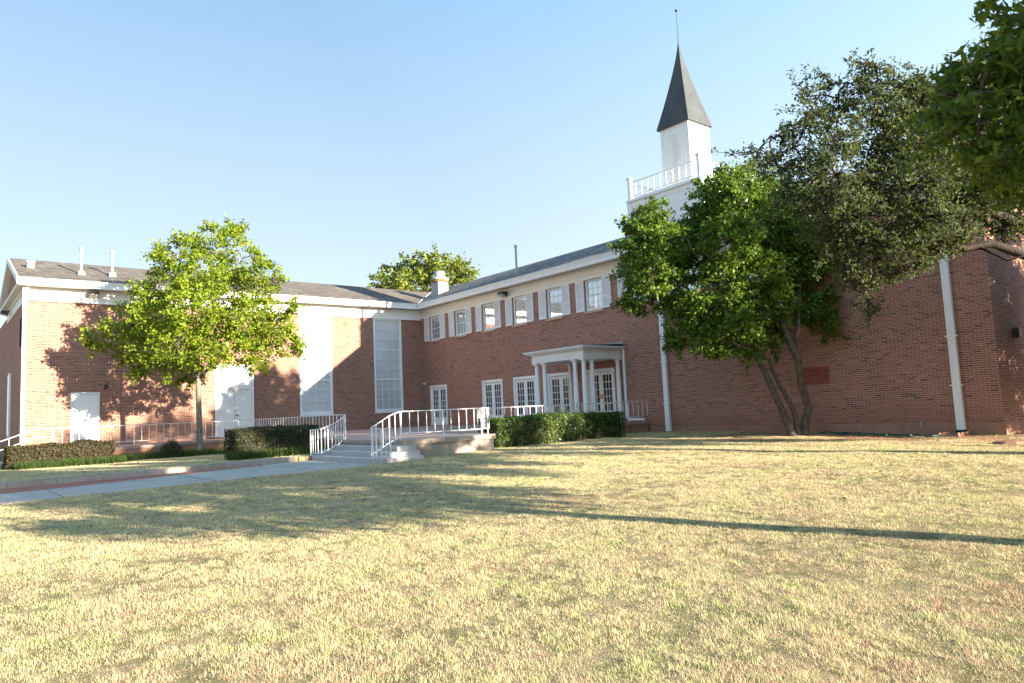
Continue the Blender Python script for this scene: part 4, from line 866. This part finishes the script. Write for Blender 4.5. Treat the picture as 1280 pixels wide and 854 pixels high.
o = blades('border_plants', bxx, byy, ground(bxx, byy), rng.uniform(.12, .3, len(bxx)), rng.uniform(.015, .03, len(bxx)), 'leaf_liriope', .6)
o['label'] = 'low dark green border plants along the terrace wall and hedges'; o['category'] = 'plants'

# lawn --------------------------------------------------------------
def grass_material():
    mt, t, b = mat('grass_blades'); g = N(t, 'ShaderNodeNewGeometry'); P = g.outputs['Position']
    n1 = noise(t, P, 1.1, 4, .6); n2 = noise(t, P, 9, 4, .65)
    a = N(t, 'ShaderNodeMath', operation='MULTIPLY_ADD'); t.links.new(n1.outputs[0], a.inputs[0]); a.inputs[1].default_value = .9; a.inputs[2].default_value = -.60
    c = N(t, 'ShaderNodeMath', operation='MULTIPLY_ADD'); t.links.new(n2.outputs[0], c.inputs[0]); c.inputs[1].default_value = 1.05; t.links.new(a.outputs[0], c.inputs[2])
    d = N(t, 'ShaderNodeMath', operation='MULTIPLY_ADD'); t.links.new(g.outputs['Random Per Island'], d.inputs[0]); d.inputs[1].default_value = .46; t.links.new(c.outputs[0], d.inputs[2])
    r = ramp(t, d.outputs[0], [(.04, (.17, .25, .05)), (.26, (.36, .43, .125)), (.43, (.60, .57, .26)), (.58, (.74, .64, .36)), (.73, (.73, .59, .37)), (.86, (.58, .37, .24)), (1, (.33, .16, .10))])
    t.links.new(r.outputs[0], b.inputs['Base Color']); b.inputs['Roughness'].default_value = .6; b.inputs['Specular IOR Level'].default_value = .15
    tr = N(t, 'ShaderNodeBsdfTranslucent'); t.links.new(r.outputs[0], tr.inputs[0]); ms = N(t, 'ShaderNodeMixShader'); ms.inputs[0].default_value = .3
    t.links.new(b.outputs[0], ms.inputs[1]); t.links.new(tr.outputs[0], ms.inputs[2]); t.links.new(ms.outputs[0], t.nodes['Material Output'].inputs[0])
    return mt
M['grass'] = grass_material()
NB = 2600000
r_ = 3.0 + 31 * rng.random(NB) ** 1.05
th = np.arctan2(FW.x, FW.y) + np.radians(rng.uniform(-41, 41, NB))
x = CAM.x + np.sin(th) * r_; y = CAM.y + np.cos(th) * r_
den = vnoise(x, y, .8, 41) * .25 + vnoise(x, y, 5.3, 42) * .45 + vnoise(x, y, 15., 43) * .45
ok = den + rng.random(NB) * .45 > .58
ok &= ~((x < -12.2) & (y > path_near(x) + .02) & (y < CURB + .18)) & ~((x > -13.5) & (x < -12.3) & (y > -19.45) & (y < -14.5))
ok &= ~((x > -12.55) & (y > -18.75) & (x < -9.4)) & ~((x > -9.6) & (y > -16.35)) & ~((x > -18.9) & (y > -5.6)) & ~((x > -12.6) & (y > -16)) & (x < -.06) & ~((y > -6.4) & (x < -11))
ok &= ~((x > -8.8) & (x < -3.4) & (y > -17.95))
bare = (x > -4.3) & (y < -20.5) & (vnoise(x, y, .9, 77) + (x + 4.3) * .12 > .6); ok &= ~(bare & (rng.random(NB) < .88))
x, y, r_, den = x[ok], y[ok], r_[ok], den[ok]
hgt = (.010 + .030 * rng.random(len(x)) ** 1.6) * (.25 + 1.5 * np.clip(den - .3, 0, 1)) * np.where(r_ > 14, 1.15, 1)
gr = blades('lawn_grass', x, y, ground(x, y), hgt, .0022 + .00042 * r_, 'grass', 1.5)
gr['label'] = 'short dry lawn grass, straw and green, covering the ground'; gr['category'] = 'grass'

# ------------------------------------------------------------------ small things
b = B()
hp = []
for i in range(150):
    t = i / 149; yv = -23.9 - 3.0 * t; hp.append((-.95 - .5 * t + .22 * math.sin(t * 31) + .1 * math.sin(t * 77), yv + .28 * math.cos(t * 29), float(ground(-1., yv)) + .035 + .03 * abs(math.sin(t * 50))))
b.tube(hp, .022, 6); o = b.obj('garden_hose', 'hose', smooth=True); tag(o, 'green garden hose lying along the foot of the side wall', 'hose')
b = B(); b.prism([(-1.05, -27.45, -.6), (-1.05, -26.95, -.6), (-.12, -26.98, -.58), (-.12, -27.42, -.58)], (0, 0, .07)); b.box((-1.05, -27.45, -.54), (-.12, -27.40, -.47)); b.box((-1.05, -27.0, -.54), (-.12, -26.95, -.47))
tag(b.obj('splash_block', 'conc_red', bevel=.02), 'concrete splash block under the right downspout', 'splash block')
b = B(); b.lathe((-3.2, -29.2, -.64), [(.3, 0), (.34, .04), (.28, .09), (.12, .11)], 9); tag(b.obj('flat_stone', 'conc_red'), 'flat reddish stone on the grass near the wall corner', 'stone')
for (p, q, lab) in (((-.75, -17.25, -.5), (-.62, -16.75, .22), 'thin rusty stake standing in the grass beside the side wall'), ((-.55, -17.0, -.5), (-.25, -16.42, .04), 'thin dark pipe leaning from the terrace end to the ground')):
    b = B(); b.tube([p, q], .014, 6); tag(b.obj('metal_stake', 'rust'), lab, 'stake')

# fallen leaves on the lawn, mostly under the trees
k = np.concatenate([rng.normal((-13.6, -12), (2.5, 3.5), (160, 2)), rng.normal((-3.5, -23.5), (2.2, 2.0), (260, 2)), rng.normal((-8, -29), (3.0, 2.0), (300, 2)), rng.uniform((-22, -33), (-3, -19.8), (260, 2))])
k = k[(k[:, 0] < -.3) & (k[:, 0] > -22) & ((k[:, 1] < -19.8) | ((k[:, 0] < -12.4) & (k[:, 1] < -7.5))) & ~((k[:, 0] < -12.2) & (k[:, 1] > -19.8) & (k[:, 1] < -19))]
k = k[np.hypot(k[:, 0] - CAM.x, k[:, 1] - CAM.y) > 9.5]
gz = np.where((k[:, 0] < -13.3) & (k[:, 1] > path_near(k[:, 0])) & (k[:, 1] < CURB), path_z(k[:, 0]) + .012, ground(k[:, 0], k[:, 1]) + .022)
nn = rng.normal(size=(len(k), 3)) * .35; nn[:, 2] += 1
fl = leaf_mesh('fallen_leaves', np.column_stack([k, gz]), nn, .055, .038, 'leaf_autumn'); tag(fl, 'scattered small brown fallen leaves on the lawn and path', 'leaves', kind='stuff')
